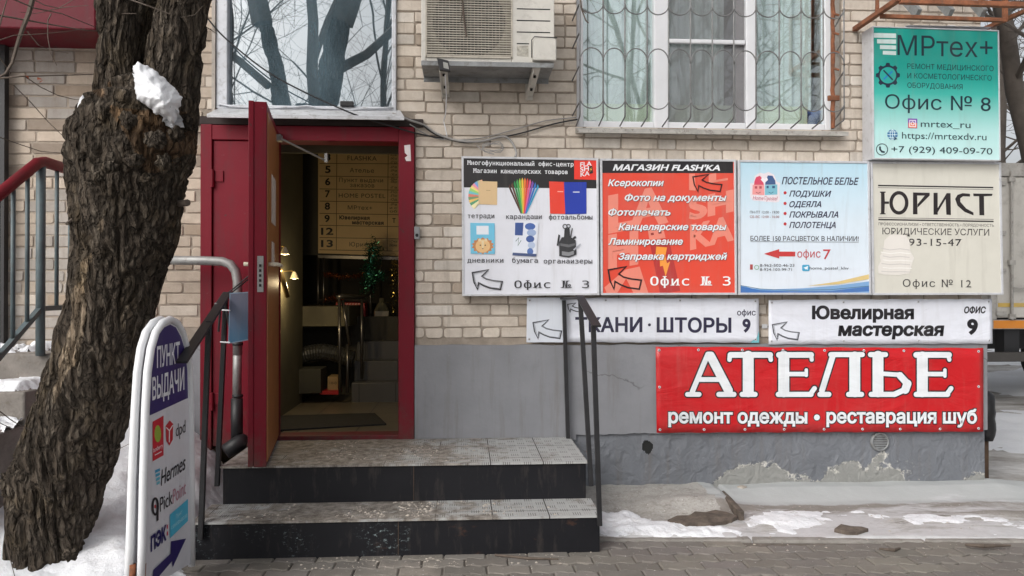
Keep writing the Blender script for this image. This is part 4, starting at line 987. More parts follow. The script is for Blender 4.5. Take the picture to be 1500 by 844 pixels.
# ---- banners
def m_vinyl(name, col, rough=0.38):
    t = NT(name); n1 = t.noise(2.2, 4, 0.55, vec=t.scaled((1, 1, 2.2)), dist=0.6); n2 = t.noise(9, 5, 0.6)
    c = t.mix(n2, tuple(x*0.93 for x in col), tuple(min(1, x*1.05) for x in col))
    return t.fin(grime(t, c, 0.7), rough, 0, t.bump(n1, 0.45, 0.05, t.bump(n2, 0.12, 0.01)))
RED = lin(198, 22, 30, 0.95)
M['vred'] = m_vinyl('red_vinyl', RED); M['vwhite'] = m_vinyl('white_vinyl', lin(214, 217, 226, 1.1)); M['vink'] = m_vinyl('black_vinyl_print', lin(30, 30, 36)); M['vpaper'] = m_vinyl('white_vinyl_print', lin(220, 224, 228, 1.08))
def banner(name, label, quad, Yf, face, grom, parts=None):
    pr = flatproj(Yf); c = pr(sum(p[0] for p in quad)/4, quad[2][1])
    r = thing(name, label, 'banner', (c.x, Yf, c.z))
    TL, TR, BR, BL = quad; N = 60; m = MB()
    def pt(u, v):
        x = (TL[0]*(1-u)+TR[0]*u)*(1-v)+(BL[0]*(1-u)+BR[0]*u)*v; y = (TL[1]*(1-u)+TR[1]*u)*(1-v)+(BL[1]*(1-u)+BR[1]*u)*v
        return x, y
    NV = 8
    rip = lambda u, v: 0.6*sin(u*N*0.9)*(1 if v in (0, 1) else 0)*0.7
    for j in range(NV+1):
        for i in range(N+1):
            u, v = i/N, j/NV; x, y = pt(u, v); m.v.append(pr(x, y+rip(u, v), 0.0))
    for j in range(NV):
        for i in range(N): m.f.append((j*(N+1)+i, (j+1)*(N+1)+i, (j+1)*(N+1)+i+1, j*(N+1)+i+1))
    o = obj('sheet', m, face, r, smooth=True); sd = o.modifiers.new('thickness', 'SOLIDIFY'); sd.thickness = 0.0015; sd.offset = -1
    for u, v in grom:
        x, y = pt(u, v); q = pr(x, y); m = MB()
        vs = []; 
        m.lathe((0, 0, 0), [(0.004, 0.0), (0.004, 0.003), (0.0075, 0.004), (0.0095, 0.001)], 14)
        m.v = [Vector((q.x+p.x, q.y-0.001-p.z, q.z+p.y)) for p in m.v]; obj('grommet', m, M['alu'], r, smooth=True)
        m = MB(); m.poly([(x+1.0*cos(2*pi*k/10), y-1.0*sin(2*pi*k/10)) for k in range(10)], pr, 0.0018); obj('screw', m, M['dark'], r)
    return r, pr
YP = 5.262
r, pr = banner('banner', 'white vinyl banner with dark blue capitals behind the black handrail', [(772, 436), (1111.5, 437.5), (1112, 502), (771, 501.5)], 5.255, M['vwhite'], [(0.012, .06), (0.34, .05), (0.66, .05), (0.985, .06), (0.012, .93), (.985, .93)])
S = Sign(r, pr, 760, 425, 3.592); S.k = 3
S.poly('sheet_overlap', (206, 211, 220), [(42, 274), (244, 275), (244, 40), (45, 40)])
bent_arrow(S, 72, 157, 225, 255, 7, (60, 62, 70)); bent_arrow(S, 80, 163, 218, 250, 2.5, (130, 135, 145)); bent_arrow(S, 255, 68, 335, 116, 5, (60, 62, 70))
S.text('ТКАНИ', 297, 650, 219, 74, (38, 36, 62), bold=0.03); S.text('ШТОРЫ', 725, 1118, 220, 74, (38, 36, 62), 222, bold=0.03); S.poly('dot_mark', (38, 36, 62), circ(687, 183, 8, 14))
S.text('офис', 1148, 1246, 133, 31, (38, 36, 62), bold=0.015); S.text('9', 1176, 1219, 219, 68, (38, 36, 62), bold=0.04)
S.poly('corner_print', (110, 175, 185), [(1215, 277), (1264, 277), (1263, 215), (1252, 250)])
r, pr = banner('banner', 'white vinyl banner with two stepped lines of heavy black letters and a large 9', [(1126, 439.5), (1453, 437.8), (1454, 503.5), (1126, 504.5)], 5.255, M['vwhite'], [(0.014, .06), (0.335, .06), (0.67, .06), (0.985, .06), (0.012, .93), (.335, .93), (.67, .93), (.985, .93)])
S = Sign(r, pr, 1110, 425, 3.592); S.k = 3
S.text('Ювелирная', 285, 822, 150, 64, (24, 22, 28), bold=0.048); S.text('мастерская', 422, 981, 238, 64, (24, 22, 28), bold=0.048, shear=0.1); S.text('ОФИС', 1085, 1200, 121, 33, (24, 22, 28), bold=0.04, shear=0.2); S.text('9', 1101, 1158, 229, 76, (24, 22, 28), bold=0.05)
bent_arrow(S, 74, 168, 218, 262, 6, (70, 72, 78)); bent_arrow(S, 82, 174, 212, 257, 2.5, (120, 124, 132))
r, pr = banner('banner', 'large red vinyl banner with giant white letters outlined in black', [(960.5, 508), (1440.5, 510), (1440.5, 632.5), (962, 634)], 5.25, M['vred'], [(.01, .04), (.13, .035), (.264, .035), (.388, .035), (.515, .035), (.635, .035), (.757, .035), (.985, .04), (.01, .47), (.985, .46), (.01, .965), (.145, .965), (.27, .965), (.39, .965), (.512, .965), (.63, .965), (.745, .965), (.867, .965), (.985, .96)])
def caps(strokes, pad, name, mtl, off):
    m = MB()
    for k, (x0, y0, x1, y1, wd) in enumerate(strokes):
        a = Vector((x0, y0)); b = Vector((x1, y1)); d = (b-a); d = d.normalized() if d.length > 0 else Vector((1, 0)); rr = wd/2+pad; n = 10; pts = []
        an = math.atan2(d.y, d.x)
        for i in range(n+1): t_ = an-pi/2+pi*i/n; pts.append((b.x+rr*cos(t_), b.y+rr*sin(t_)))
        for i in range(n+1): t_ = an+pi/2+pi*i/n; pts.append((a.x+rr*cos(t_), a.y+rr*sin(t_)))
        m.poly(pts[::-1], pr, off+0.00004*k)
    return obj(name, m, mtl, r)
def blk(x0, y0, x1, y1, wd): return (x0, y0, x1, y1, wd)
T0, B0 = 519.2, 577.8
word = [
 [blk(1036, 521, 1014, 574, 7.5), blk(1041, 522, 1067, 572, 13), blk(1025, 556, 1054, 556, 7), blk(1007, B0, 1024, B0, 7), blk(1053, B0, 1075, B0, 7.5), blk(1037, T0, 1042, T0, 8)],
 [blk(1096, 522, 1096, 574, 16), blk(1070, 520, 1128, 520, 8.5), blk(1069, 521, 1068.5, 527, 6.5), blk(1128, 521, 1129, 527, 6.5), blk(1087, B0, 1106, B0, 7.5)],
 [blk(1148, 522, 1148, 574, 16), blk(1141, 520, 1188, 520, 8.5), blk(1188, 521, 1189, 527, 6), blk(1140, B0, 1188, B0, 7.5), blk(1188, 576, 1193, 569, 7), blk(1153, 548, 1179, 548, 6.5), blk(1181, 542, 1181, 550, 5)],
 [blk(1220, 521, 1204, 572, 8.5), blk(1252, 523, 1252, 574, 16), blk(1217, 519.5, 1263, 519.5, 7.5), blk(1201, B0, 1214, B0, 7.5), blk(1243, B0, 1262, B0, 7.5)],
 [blk(1286, 522, 1286, 574, 16), blk(1275, 519.5, 1297, 519.5, 7.5), blk(1276, B0, 1310, B0, 7.5), blk(1310, B0, 1325, 571, 8), blk(1326, 571, 1329, 562, 12), blk(1328, 561, 1318, 550, 10), blk(1316, 549, 1292, 547.5, 6.5)],
 [blk(1351, 523, 1351, 574, 16), blk(1342, 520, 1390, 520, 8.5), blk(1389, 521, 1390.5, 527, 6), blk(1342, B0, 1388, B0, 7.5), blk(1388, 576, 1393, 569, 7), blk(1356, 548, 1382, 548, 6.5), blk(1384, 542, 1384, 551, 5)]]
for L_ in word:
    caps(L_, 2.0, 'letter_outline', M['vink'], 0.0005)
for L_ in word:
    caps(L_, 0.0, 'letter', M['vpaper'], 0.0009)
for a, b, tx in ((979, 1182.5, 'ремонт одежды'), (1210.5, 1431, 'реставрация шуб')):
    for rim, mtl, off in ((1, M['vink'], 0.0005), (0, M['vpaper'], 0.0011)):
        m = MB(); g = 1.2*rim
        write(m, tx, a-g, b+g, 619.3, 20.0, pr, off, 619.8, bold=0.085 if rim else 0.032, serif=0.045)
        obj('lettering_outline' if rim else 'lettering', m, mtl, r)
m = MB(); m.poly(circ(1196.5, 611.5, 5.6, 18), pr, 0.0005); obj('letter_outline', m, M['vink'], r)
m = MB(); m.poly(circ(1196.5, 611.5, 4.3, 18), pr, 0.001); obj('letter', m, M['vpaper'], r)
# ================================================================== THINGS
SX0, SX1 = -1.40, 0.735
st = thing('entrance_steps', 'two black-fronted entrance steps with grey ribbed tile treads below the red door', 'steps', (-0.33, 4.85, 0))
m = MB(); m.box(SX0+.01, SX1-.02, 4.515, 5.262, -0.03, ZL-0.012); obj('landing', m, M['riser'], st, bevel=.004)
m = MB(); m.box(SX0, SX1-.012, 4.50, 5.265, ZL-0.0118, ZL); obj('tread', m, M['tread'], st)
m = MB(); m.box(SX0-.04, SX1+.002, 4.175, 4.514, -0.03, ZM-0.012); obj('lower_step', m, M['riser'], st, bevel=.004)
m = MB(); m.box(SX0-.05, SX1+.006, 4.163, 4.514, ZM-0.0118, ZM); obj('tread', m, M['tread'], st)
# cross joints of the steel facing
m = MB()
for (x, y, z0, z1) in ((-0.30, 4.513, 0.20, 0.405), (-0.36, 4.173, 0.0, 0.185)): m.box(x, x+.003, y-.001, y+.01, z0+.005, z1)
obj('facing_seam', m, mat('seam_grime', (.075, .052, .036), .9, .4, 30), st)
# sand and slush trodden onto the treads
def crumbs(x0, x1, y0, y1, z, n, mx):
    m = MB()
    for k in range(n):
        x = random.gauss((x0+x1)/2, (x1-x0)/4.2); y = y0+(y1-y0)*random.random()
        if not (x0 < x < x1): continue
        if nz(x, y, 3, 4) < -0.10: continue
        s = random.uniform(0.003, mx)*(0.5 if random.random() < 0.7 else 1.0)
        vs = [Vector((x+s*random.uniform(.6, 1.2)*cos(a), y+s*random.uniform(.6, 1.2)*sin(a), z)) for a in [2*pi*i/5 for i in range(5)]]
        vs.append(Vector((x, y, z+s*0.55)))
        m.add(vs, [(i, (i+1) % 5, 5) for i in range(5)])
    return m
M['slush'] = mat('sandy_slush', (0.42, 0.375, 0.325), 0.9, 0.3, 30, 0.4, 90)
m = crumbs(-1.2, 0.15, 4.53, 5.2, ZL+.0005, 900, 0.010); m2 = crumbs(-1.25, 0.5, 4.19, 4.50, ZM+.0005, 700, 0.013)
m.add(m2.v, m2.f)
single('slush', m, M['slush'], None, None, (0, 4.6, ZL), kind='stuff')
m = crumbs(-1.2, 0.7, 4.0, 4.17, 0.0, 300, 0.011); m3 = crumbs(0.8, 3.4, 4.05, 4.9, 0.02, 420, 0.009); m.add(m3.v, m3.f)
single('ground_crumbs', m, M['slush'], None, None, (0, 4.1, 0), kind='stuff')
# sheet of grey slush over the lower tread / landing (thin relief)
# ---- right railing
def rail(name, label, posts, bars, loc, flat):
    r = thing(name, label, 'railing', loc)
    for a, b in posts:
        m = MB(); m.bar(a, b, 0.026, 0.026, (0, 1, 0)); obj('post', m, M['black_metal'], r, bevel=.002)
    for a, b, wd, hh in bars:
        m = MB(); m.bar(a, b, wd, hh); obj('handrail', m, M['black_metal'], r, bevel=.003)
    return r
p1t, p1b = P(826, 440, 5.22), P(832, 645, 5.22); p1b.z = ZL
p2t, p2b = P(850, 440, 4.52), P(865, 690, 4.49); p2b = P(866, 712, 4.495)
p3t, p3b = P(869, 476, 4.15), P(878.5, 770, 4.16)
RR = rail('railing', 'black steel railing right of the steps standing in front of the banners', [(p1t, p1b), (p2t, p2b), (p3t, p3b)],
     [(p1t+Vector((0, .03, .012)), p2t+Vector((0, -.0, .012)), 0.045, 0.014), (p2t+Vector((0, .03, .026)), p3t+Vector((0.006, -0.08, -.005)), 0.05, 0.012)], (0.75, 4.6, 0.1), None)
m = MB()
for p in (p2t, p3t): m.tube([p+Vector((-.03, -.016, -.03)), p+Vector((-.03, -.022, -.03))], 0.006, 8)
q1t, q1b = P(331, 432, 4.50), P(321, 690, 4.50); q1b = P(318, 712, 4.515)
q2t, q2b = P(306, 470, 4.14), P(294, 790, 4.15)
q0t = P(341, 436, 5.0)
LR = rail('railing', 'black steel railing left of the steps carrying a blue plaque', [(q1t, q1b), (q2t, q2b)], [(q1t+Vector((.004, .02, .012)), P(266, 531, 3.72), 0.052, 0.014)], (-1.45, 4.4, 0.1), None)
m = MB()
for px, py, Y in ((317, 447, 4.38), (291, 497, 4.0)): q = P(px, py, Y); m.lathe((0, 0, 0), [(0.0, .004), (.006, .003), (.0085, 0)], 10)
for k, (px, py, Y) in enumerate(((317, 447, 4.36), (291, 499, 3.98))):
    q = P(px, py, Y)
    for i in range(30): m.v[k*30+i] = Vector((q.x+m.v[k*30+i].x+0.0, q.y-.01-m.v[k*30+i].z, q.z+m.v[k*30+i].y+.006))
obj('bolt', m, M['galv'], LR)
# straps from the railing to the door handle
m = MB(); hq = P(384, 388, 4.45); m.tube([q1t+Vector((0, 0, .0)), hq], 0.004, 6); m.tube([q1t+Vector((0, .02, -.01)), P(386, 391, 4.45)], 0.004, 6)
m.tube([P(324, 436, 4.47), P(320, 486, 4.46)], 0.006, 6); m.tube([P(330, 446, 4.46), P(337, 480, 4.45)], 0.008, 6)
single('strap', m, M['cable'], 'black strap tied from the left railing to the handle of the open door leaf', 'strap', tuple(q1t))
pq = flatproj(4.44); c = P(350, 500, 4.44)
r = thing('plaque', 'blue laminated plaque wired to the post of the left railing', 'plaque', tuple(c))
m = MB(); m.slab([(335, 503), (367, 497), (369, 428), (337, 430)], pq, 0.0, 0.006); obj('sheet', m, printgrad('plaque_print', ((0.0, (0.05, 0.14, 0.24)), (0.5, (0.10, 0.13, 0.20)), (1.0, (0.12, 0.12, 0.17))), P(350, 500, 4.44).z, P(350, 430, 4.44).z), r)
m = MB(); m.stroke([(335, 503), (367, 497), (369, 428), (337, 430)], 1.4, pq, 0.0012, True); obj('edging', m, ink(120, 140, 160), r)
for y in (455, 502):
    m = MB(); m.tube([P(323, y-1, 4.475), P(337, y, 4.435)], 0.0045, 6); obj('cable_tie', m, M['pvc'], r)
# ---- pointer sign (A-frame board)
a0, b0 = P(207, 860, 3.42), P(281, 829, 3.95); t0 = P(221, 505, 3.50)
nrm = (b0-a0).cross(t0-a0).normalized()
if nrm.x < 0: nrm = -nrm
def pr(px, py, off=0.0):
    d = ray(px, py); k = (a0-CAM).dot(nrm)/d.dot(nrm); return CAM+d*k+nrm*off
r = thing('pointer_sign', 'white arch-topped pavement sign with a dark blue cap and arrow beside the tree', 'sign', (a0.x, a0.y+.25, 0))
out = [(206, 868), (208, 800), (210, 700), (213, 600), (216, 545), (221, 510), (228, 487), (238, 473), (249, 468), (259, 473), (267, 487), (273, 509), (277, 540), (279, 600), (280, 700), (281, 829)]
m = MB(); m.tube([pr(x, y) for x, y in out], 0.0175, 10); TB = obj('tube_frame', m, mat('white_tube_paint', (0.74, 0.75, 0.77), 0.35, 0.04, 5), r, smooth=True)
sh = Vector((-0.043, 0.0, 0)); foot = Vector((-0.16, 0, 0))
m = MB(); m.tube([pr(x, y)+sh+Vector((-0.05*max(0, (y-560)/300)*0.2, 0, 0)) for x, y in out], 0.0175, 10); obj('tube_frame', m, TB.data.materials[0], r, smooth=True)
ins = [(208, 866), (210, 800), (212, 700), (215, 600), (218, 545), (223, 513), (229.5, 491), (239, 478), (249, 473.5), (258, 478), (265.5, 491), (271, 512), (275, 542), (277, 600), (278, 700), (279, 826)]
m = MB(); m.slab(ins[::-1], pr, 0.0, 0.008); obj('panel', m, ink(214, 214, 220), r)
m = MB(); m.slab(ins[::-1], lambda x, y, o: pr(x, y, o)+sh, 0.004, 0.008); obj('panel', m, ink(214, 214, 220), r)
m = MB()
for px, py in ((206.5, 842), (207, 836)): pass
for pts in ([(206, 868), (207, 846), (207.6, 826)], ):
    m.tube([pr(x, y) for x, y in pts], 0.0182, 10); m.tube([pr(x, y)+sh for x, y in pts], 0.0182, 10)
obj('rusted_foot', m, M['rust'], r, smooth=True)
S = Sign(r, pr, 0, 0, 1.0); S.k = 14
nb = (42, 30, 100)
S.poly('cap_print', nb, [(218.5, 609), (219, 560), (224, 515), (230, 494), (239.5, 480), (249, 475.5), (257.5, 480), (265, 494), (270.5, 513), (274, 542), (275, 583)])
S.k += 2
def skew(body, x0, x1, yl, yr, cap, col, **k): S.text(body, x0, x1, yl, cap, col, yr, **k)
skew('ПУНКТ', 229.5, 263, 538.5, 531, 30, WHITE, bold=0.02); skew('ВЫДАЧИ', 222.5, 269.5, 586, 570, 32, WHITE, bold=0.02)
S.poly('logo_mark', (196, 30, 48), [(223, 676), (239, 667), (239, 609), (223, 618)]); S.poly('logo_mark', (150, 176, 60), circ(230.5, 635.5, 4.8, 18, 12.5)); S.text('boxberry', 224, 238, 663, 7, WHITE, 655.5); S.line('logo_mark', WHITE, [(226, 667), (236, 661.5)], 1.2)
S.poly('logo_mark', (190, 28, 44), [(242, 624), (248, 616), (253, 621), (252.5, 644), (247.5, 653), (243, 646)]); S.line('logo_mark', WHITE, [(242.5, 626), (247.5, 631), (252.5, 623)], 1.3); S.line('logo_mark', WHITE, [(247.5, 631), (247.3, 648)], 1.3)
S.text('dpd', 257, 271, 640, 19, (50, 46, 50), 633)
for k in range(4): S.poly('logo_mark', [(60, 150, 190), (70, 165, 200), (90, 180, 205), (120, 190, 210)][k], [(226.5+k*.7, 693+k*6), (233.5, 690+k*6), (233.5, 686+k*6), (226.5+k*.7, 689+k*6)])
S.text('Hermes', 235, 271, 712, 24, (40, 40, 48), 687, shear=0.2, bold=0.004)
S.line('logo_mark', (44, 40, 46), circ(226.6, 742, 3.9, 18, 12), 3.0, True); S.poly('logo_mark', (44, 40, 46), [(228.5, 764), (231.5, 762), (231.5, 738), (228.5, 740)]); S.poly('logo_mark', (196, 60, 60), circ(226.5, 742, 1.2, 10, 3))
S.text('Pick', 233.5, 252, 750, 22, (50, 46, 52), 738); S.text('Point', 252.5, 271.5, 738, 22, (196, 140, 156), 723, bold=-0.015)
S.poly('sticker', (70, 180, 214), [(248, 789), (274.5, 763), (274.5, 731), (248, 754)]); S.text('Пункт', 257, 266, 760, 6, (170, 220, 232), 752); S.text('самовывоза', 250, 273, 776, 6.5, (170, 220, 232), 757)
S.text('ПЭК', 220, 242.5, 808, 21, (36, 28, 96), 790, bold=0.045); S.poly('logo_mark', (200, 40, 70), [(243.5, 785), (245, 784), (245, 778), (243.5, 779)], [(243.5, 775), (245, 774), (245, 768), (243.5, 769)])
S.poly('arrow_mark', nb, [(222, 856), (223.5, 835), (249, 811), (249.5, 793), (271.5, 789), (252, 831), (251, 822), (227, 850)][::-1])
# ---- drain pipe with elbow
pe = P(345, 384, 5.12); path = [P(215, 381, 5.12), P(300, 382, 5.12), P(325, 383, 5.12), P(337, 387, 5.12), P(345, 397, 5.12), P(348, 412, 5.12), P(348, 520, 5.13)]
r = thing('drain_pipe', 'grey elbowed drain pipe in front of the shut red door leaf', 'pipe', (pe.x, 5.12, 0.4))
m = MB(); m.tube(path, 0.030, 14); obj('pipe', m, M['galv'], r, smooth=True)
m = MB(); m.tube([P(348, 500, 5.13), P(347, 586, 5.13)], 0.028, 14); obj('pipe', m, M['galv'], r, smooth=True)
m = MB(); m.tube([P(347, 584, 5.13), P(347, 650, 5.13)], 0.038, 14); obj('insulation_sleeve', m, M['cable'], r, smooth=True)
m = MB()
for y in (502, 578): m.tube([P(348, y, 5.13), P(348, y+4, 5.13)], 0.0345, 14)
m.tube([P(330, 662, 5.05), P(352, 648, 5.1), P(360, 640, 5.13)], [.05, .055, .03], 8); obj('coupling', m, M['cable'], r, smooth=True)
# ---- air conditioner
YA = 4.93; pa = flatproj(YA)
c = P(714, 92, YA); ax0, ax1 = P(617, 60, YA).x, P(812, 60, YA).x; az0 = P(714, 92, YA).z; az1 = az0+0.56
r = thing('air_conditioner', 'beige outdoor air conditioner unit hung on the brick wall between the windows', 'air conditioner', (c.x, 5.1, az0))
m = MB(); gx0, gx1 = P(624, 60, YA).x, P(750, 60, YA).x; gz0 = P(680, 83, YA).z
m.box(ax0, gx0, YA, 5.20, az0, az1); m.box(gx1, ax1, YA, 5.20, az0, az1); m.box(gx0, gx1, YA+.004, 5.20, az0, gz0); m.box(gx0, gx1, YA+.004, 5.20, az1-.03, az1); m.box(gx0, gx1, 5.19, 5.2, gz0, az1-.03)
obj('case', m, M['ac'], r, bevel=.006)
m = MB(); m.box(gx0+.001, gx1-.001, 4.985, 5.185, gz0+.001, az1-.031); obj('fan_housing', m, mat('ac_inner_face', (0.30, 0.27, 0.22), 0.7, 0.2, 8), r)
gcx, gcz, R_ = (gx0+gx1)/2, gz0+0.245, 0.235
m = MB(); n = 40; m.add([(gcx+R_*cos(2*pi*k/n), 4.982, gcz+R_*sin(2*pi*k/n)) for k in range(n)], [tuple(range(n))]); obj('fan_opening', m, M['dark'], r)
m = MB()
for k in range(5):
    a = 2*pi*k/5+.3
    vs = []
    for rr, tw in ((0.05, .02), (0.12, .025), (0.20, .02)):
        for s in (-1, 1): vs.append((gcx+rr*cos(a+s*(.45-rr)), 4.975-0.0+s*tw*.25, gcz+rr*sin(a+s*(.45-rr))))
    m.add(vs, [(0, 1, 3, 2), (2, 3, 5, 4)])
m.tube([(gcx, 4.965, gcz), (gcx, 4.98, gcz)], 0.06, 16); obj('fan', m, mat('fan_plastic', (0.06, 0.055, 0.05), 0.5), r)
m = MB(); zz = gz0+.006
while zz < az1-.035:
    m.box(gx0, gx1, YA-.004, YA+.004, zz, zz+.006); zz += 0.0155
for k in range(24):
    x = gx0+(gx1-gx0)*(k+.5)/24; m.box(x-.0015, x+.0015, YA+.005, YA+.008, gz0, az1-.03)
m.box(gx0-.004, gx0+.006, YA-.006, YA+.006, gz0-.006, az1-.02); m.box(gx1-.006, gx1+.004, YA-.006, YA+.006, gz0-.006, az1-.02); m.box(gx0, gx1, YA-.006, YA+.006, gz0-.008, gz0+.003)
obj('grille', m, M['ac_grille'], r)
m = MB()
for y in (13, 30, 47, 64): a = P(757, y, YA); b = P(806 if y < 60 else 775, y+1, YA); m.box(a.x, b.x, YA-.001, YA+.002, a.z-.0035, a.z+.0035)
obj('vent_groove', m, M['dark'], r)
m = MB(); m.slab([(757, 82), (774, 83), (774, 67), (757, 67)], pa, .0015, .002); obj('label_sticker', m, mat('rating_label', (0.40, 0.38, 0.33), 0.6, 0.45, 45), r)
m = MB(); m.slab([(779, 91), (814, 92), (814, 60), (784, 58), (780, 61)], pa, .045, .045); obj('service_cover', m, M['ac'], r, bevel=.008)
m = MB(); m.tube([pa(778, 88, .048), pa(778, 62, .048), pa(782, 57.5, .048), pa(815, 59, .048)], .0035, 6); obj('cover_gasket', m, M['cable'], r)
m = MB(); ta, tb = P(617, 92, YA-.02), P(811, 95, YA-.02)
zt_ = az0-.002; m.box(ta.x, tb.x, YA-.02, 5.21, zt_-.02, zt_); m.box(ta.x, tb.x, YA-.024, YA-.018, zt_-.03, zt_+.002); m.box(ta.x, tb.x, 5.212, 5.222, zt_-.05, zt_)
obj('base_tray', m, M['greysteel'], r, bevel=.002)
for nm, (xa_, ya_, xb_, yb_) in (('l', (649, 96, 653, 136)), ('r', (786, 98, 775, 140))):
    a, b = P(xa_, ya_, 4.94), P(xb_, yb_, 5.27)
    rr = thing('wall_bracket', 'beige steel bracket under the fan side of the air conditioner' if nm == 'l' else 'beige steel bracket under the service box of the air conditioner', 'bracket', tuple(b), 'brackets under the air conditioner')
    m = MB(); m.bar(a, b, .05, .02); m.bar(a+Vector((-.022, 0, -.02)), b+Vector((-.022, 0, -.025)), .006, .05); obj('arm', m, M['ac'], rr, bevel=.002)
    m = MB(); m.box(b.x-.025, b.x+.025, 5.262, 5.296, b.z-.03, b.z+.24); obj('wall_plate', m, M['ac'], rr, bevel=.002)
    m = MB()
    for u in (.25, .7): q = a.lerp(b, u); m.tube([q+Vector((0, -.004, -.024)), q+Vector((0, -.012, -.011))], .009, 8)
    obj('bolt', m, M['dark'], rr)
r = thing('floodlight', 'small black floodlight fixed under the air conditioner', 'floodlight', tuple(P(650, 100, 4.9)))
pf = flatproj(4.88); m = MB(); m.slab([(644, 104), (660, 106), (657, 90), (640, 86)][::1], pf, .02, .03); obj('body', m, M['cable'], r, bevel=.004)
m = MB(); m.slab([(650, 101), (658, 103), (656, 94), (649, 92)], pf, .0215, .001); obj('glass', m, ink(150, 150, 145), r)
m = MB(); m.tube([P(652, 110, 4.95), P(654, 140, 5.1), P(653, 165, 5.2), P(650, 178, 5.27), P(655, 200, 5.28)], .0035, 6)
single('thin_wire', m, M['pvc'], 'thin white wire dangling from the floodlight down the bricks', 'wire', tuple(P(655, 200, 5.28)))
# ---- cables
def cable(name, label, pts, rad, mt, jit=0.0):
    m = MB(); W_ = [P(*p) for p in pts]; o = []
    for i in range(len(W_)-1):                      # Catmull-Rom
        p0, p1_, p2_, p3_ = W_[max(i-1, 0)], W_[i], W_[i+1], W_[min(i+2, len(W_)-1)]
        for k in range(6):
            t = k/6; o.append(0.5*((2*p1_)+(p2_-p0)*t+(2*p0-5*p1_+4*p2_-p3_)*t*t+(3*p1_-p0-3*p2_+p3_)*t**3))
    o.append(W_[-1]); m.tube(o, rad, 6)
    return single(name, m, mt, label, 'cable', tuple(W_[-1]), smooth=True)
cable('cable', 'black cable running slantwise across the window above the door', [(300, 22, 5.1), (330, 56, 5.12), (390, 104, 5.14), (450, 137, 5.15), (520, 168, 5.15), (570, 184, 5.18), (612, 196, 5.24), (650, 203, 5.28)], .0055, M['cable'])
cable('cable', 'black cable sagging from the door corner to the window with the grille', [(592, 172, 5.24), (615, 181, 5.25), (640, 198, 5.27), (680, 209, 5.28), (712, 205, 5.28), (760, 196, 5.28), (810, 182, 5.28), (846, 175, 5.27)], .0055, M['cable'])
cable('cable', 'grey cable bundle bending from the door corner over the bricks', [(575, 166, 5.2), (600, 176, 5.2), (622, 184, 5.26), (640, 196, 5.27), (670, 206, 5.27), (705, 207, 5.27), (735, 200, 5.27), (748, 206, 5.27), (756, 222, 5.24), (755, 230, 5.22)], .008, M['cable_grey'])
cable('cable', 'thin grey cable hugging the bricks above the black one', [(600, 182, 5.25), (640, 203, 5.275), (700, 203, 5.28), (760, 188, 5.28), (800, 177, 5.28), (844, 172, 5.28)], .004, M['cable_grey'])
def coil():
    m = MB(); c = P(722, 216, 5.255); pts = []
    for k in range(46):
        a = k*0.42; rr = .045+.018*sin(k*.9); pts.append(c+Vector((rr*1.2*cos(a), -.004*sin(k), rr*.8*sin(a))))
    m.tube(pts, .0028, 5); m.tube([P(698, 213, 5.27), P(705, 219, 5.26), P(715, 224, 5.255), P(724, 226, 5.25)], .003, 5); return m
single('cable_coil', coil(), M['cable_grey'], 'loose coil of thin grey wire above the stationery sign', 'cable', tuple(P(722, 226, 5.26)), smooth=True)
# ---- entry call button, vent, label plate
r = thing('call_button', 'small grey call button box on the bricks right of the door frame', 'button', tuple(P(611, 348, 5.28)))
pb = flatproj(5.275); m = MB(); m.slab([(607, 351), (615, 351), (615, 333), (607, 332)], pb, .02, .028); obj('box', m, M['greysteel'], r, bevel=.003); m = MB(); m.slab(circ(611, 345, 2.4, 12), pb, .0225, .004); obj('button', m, M['dark'], r)
pv = flatproj(5.285); c = P(1288, 648, 5.285); cx, cy, rr_ = 1288.5, 647, 13.2
r = thing('vent', 'round louvred vent low in the grey plinth under the red banner', 'vent', tuple(c))
m = MB(); cc = P(cx, cy, 5.285); R_ = (P(cx+rr_, cy, 5.285)-cc).length; m.lathe((0, 0, 0), [(R_*.80, 0.0), (R_*.80, .010), (R_*.88, .014), (R_, .010), (R_*1.04, -.004)], 30)
m.v = [Vector((cc.x+p.x, 5.283-p.z, cc.z+p.y)) for p in m.v]; obj('rim', m, M['greysteel'], r, smooth=True)
m = MB(); m.add([(cc.x+R_*.82*cos(2*pi*k/24), 5.2825, cc.z+R_*.82*sin(2*pi*k/24)) for k in range(24)], [tuple(range(24))]); obj('backing', m, M['dark'], r)
for k in range(6):
    z = cc.z+R_*(-.62+.25*k); hw = math.sqrt(max(0.001, (R_*.8)**2-(z-cc.z)**2)); m = MB(); m.add([(cc.x-hw, 5.272, z-.006), (cc.x+hw, 5.272, z-.006), (cc.x+hw, 5.2815, z+.006), (cc.x-hw, 5.2815, z+.006)], [(0, 1, 2, 3)]); obj('louvre', m, M['greysteel'], r)
m = MB(); m.slab([(1116, 481), (1124, 481), (1124, 475), (1116, 475)], flatproj(5.288), .004, .004); single('number_plate', m, M['tin'], 'tiny pale plate on the bricks in the gap between the two white banners', 'plate', tuple(P(1120, 481, 5.288)))
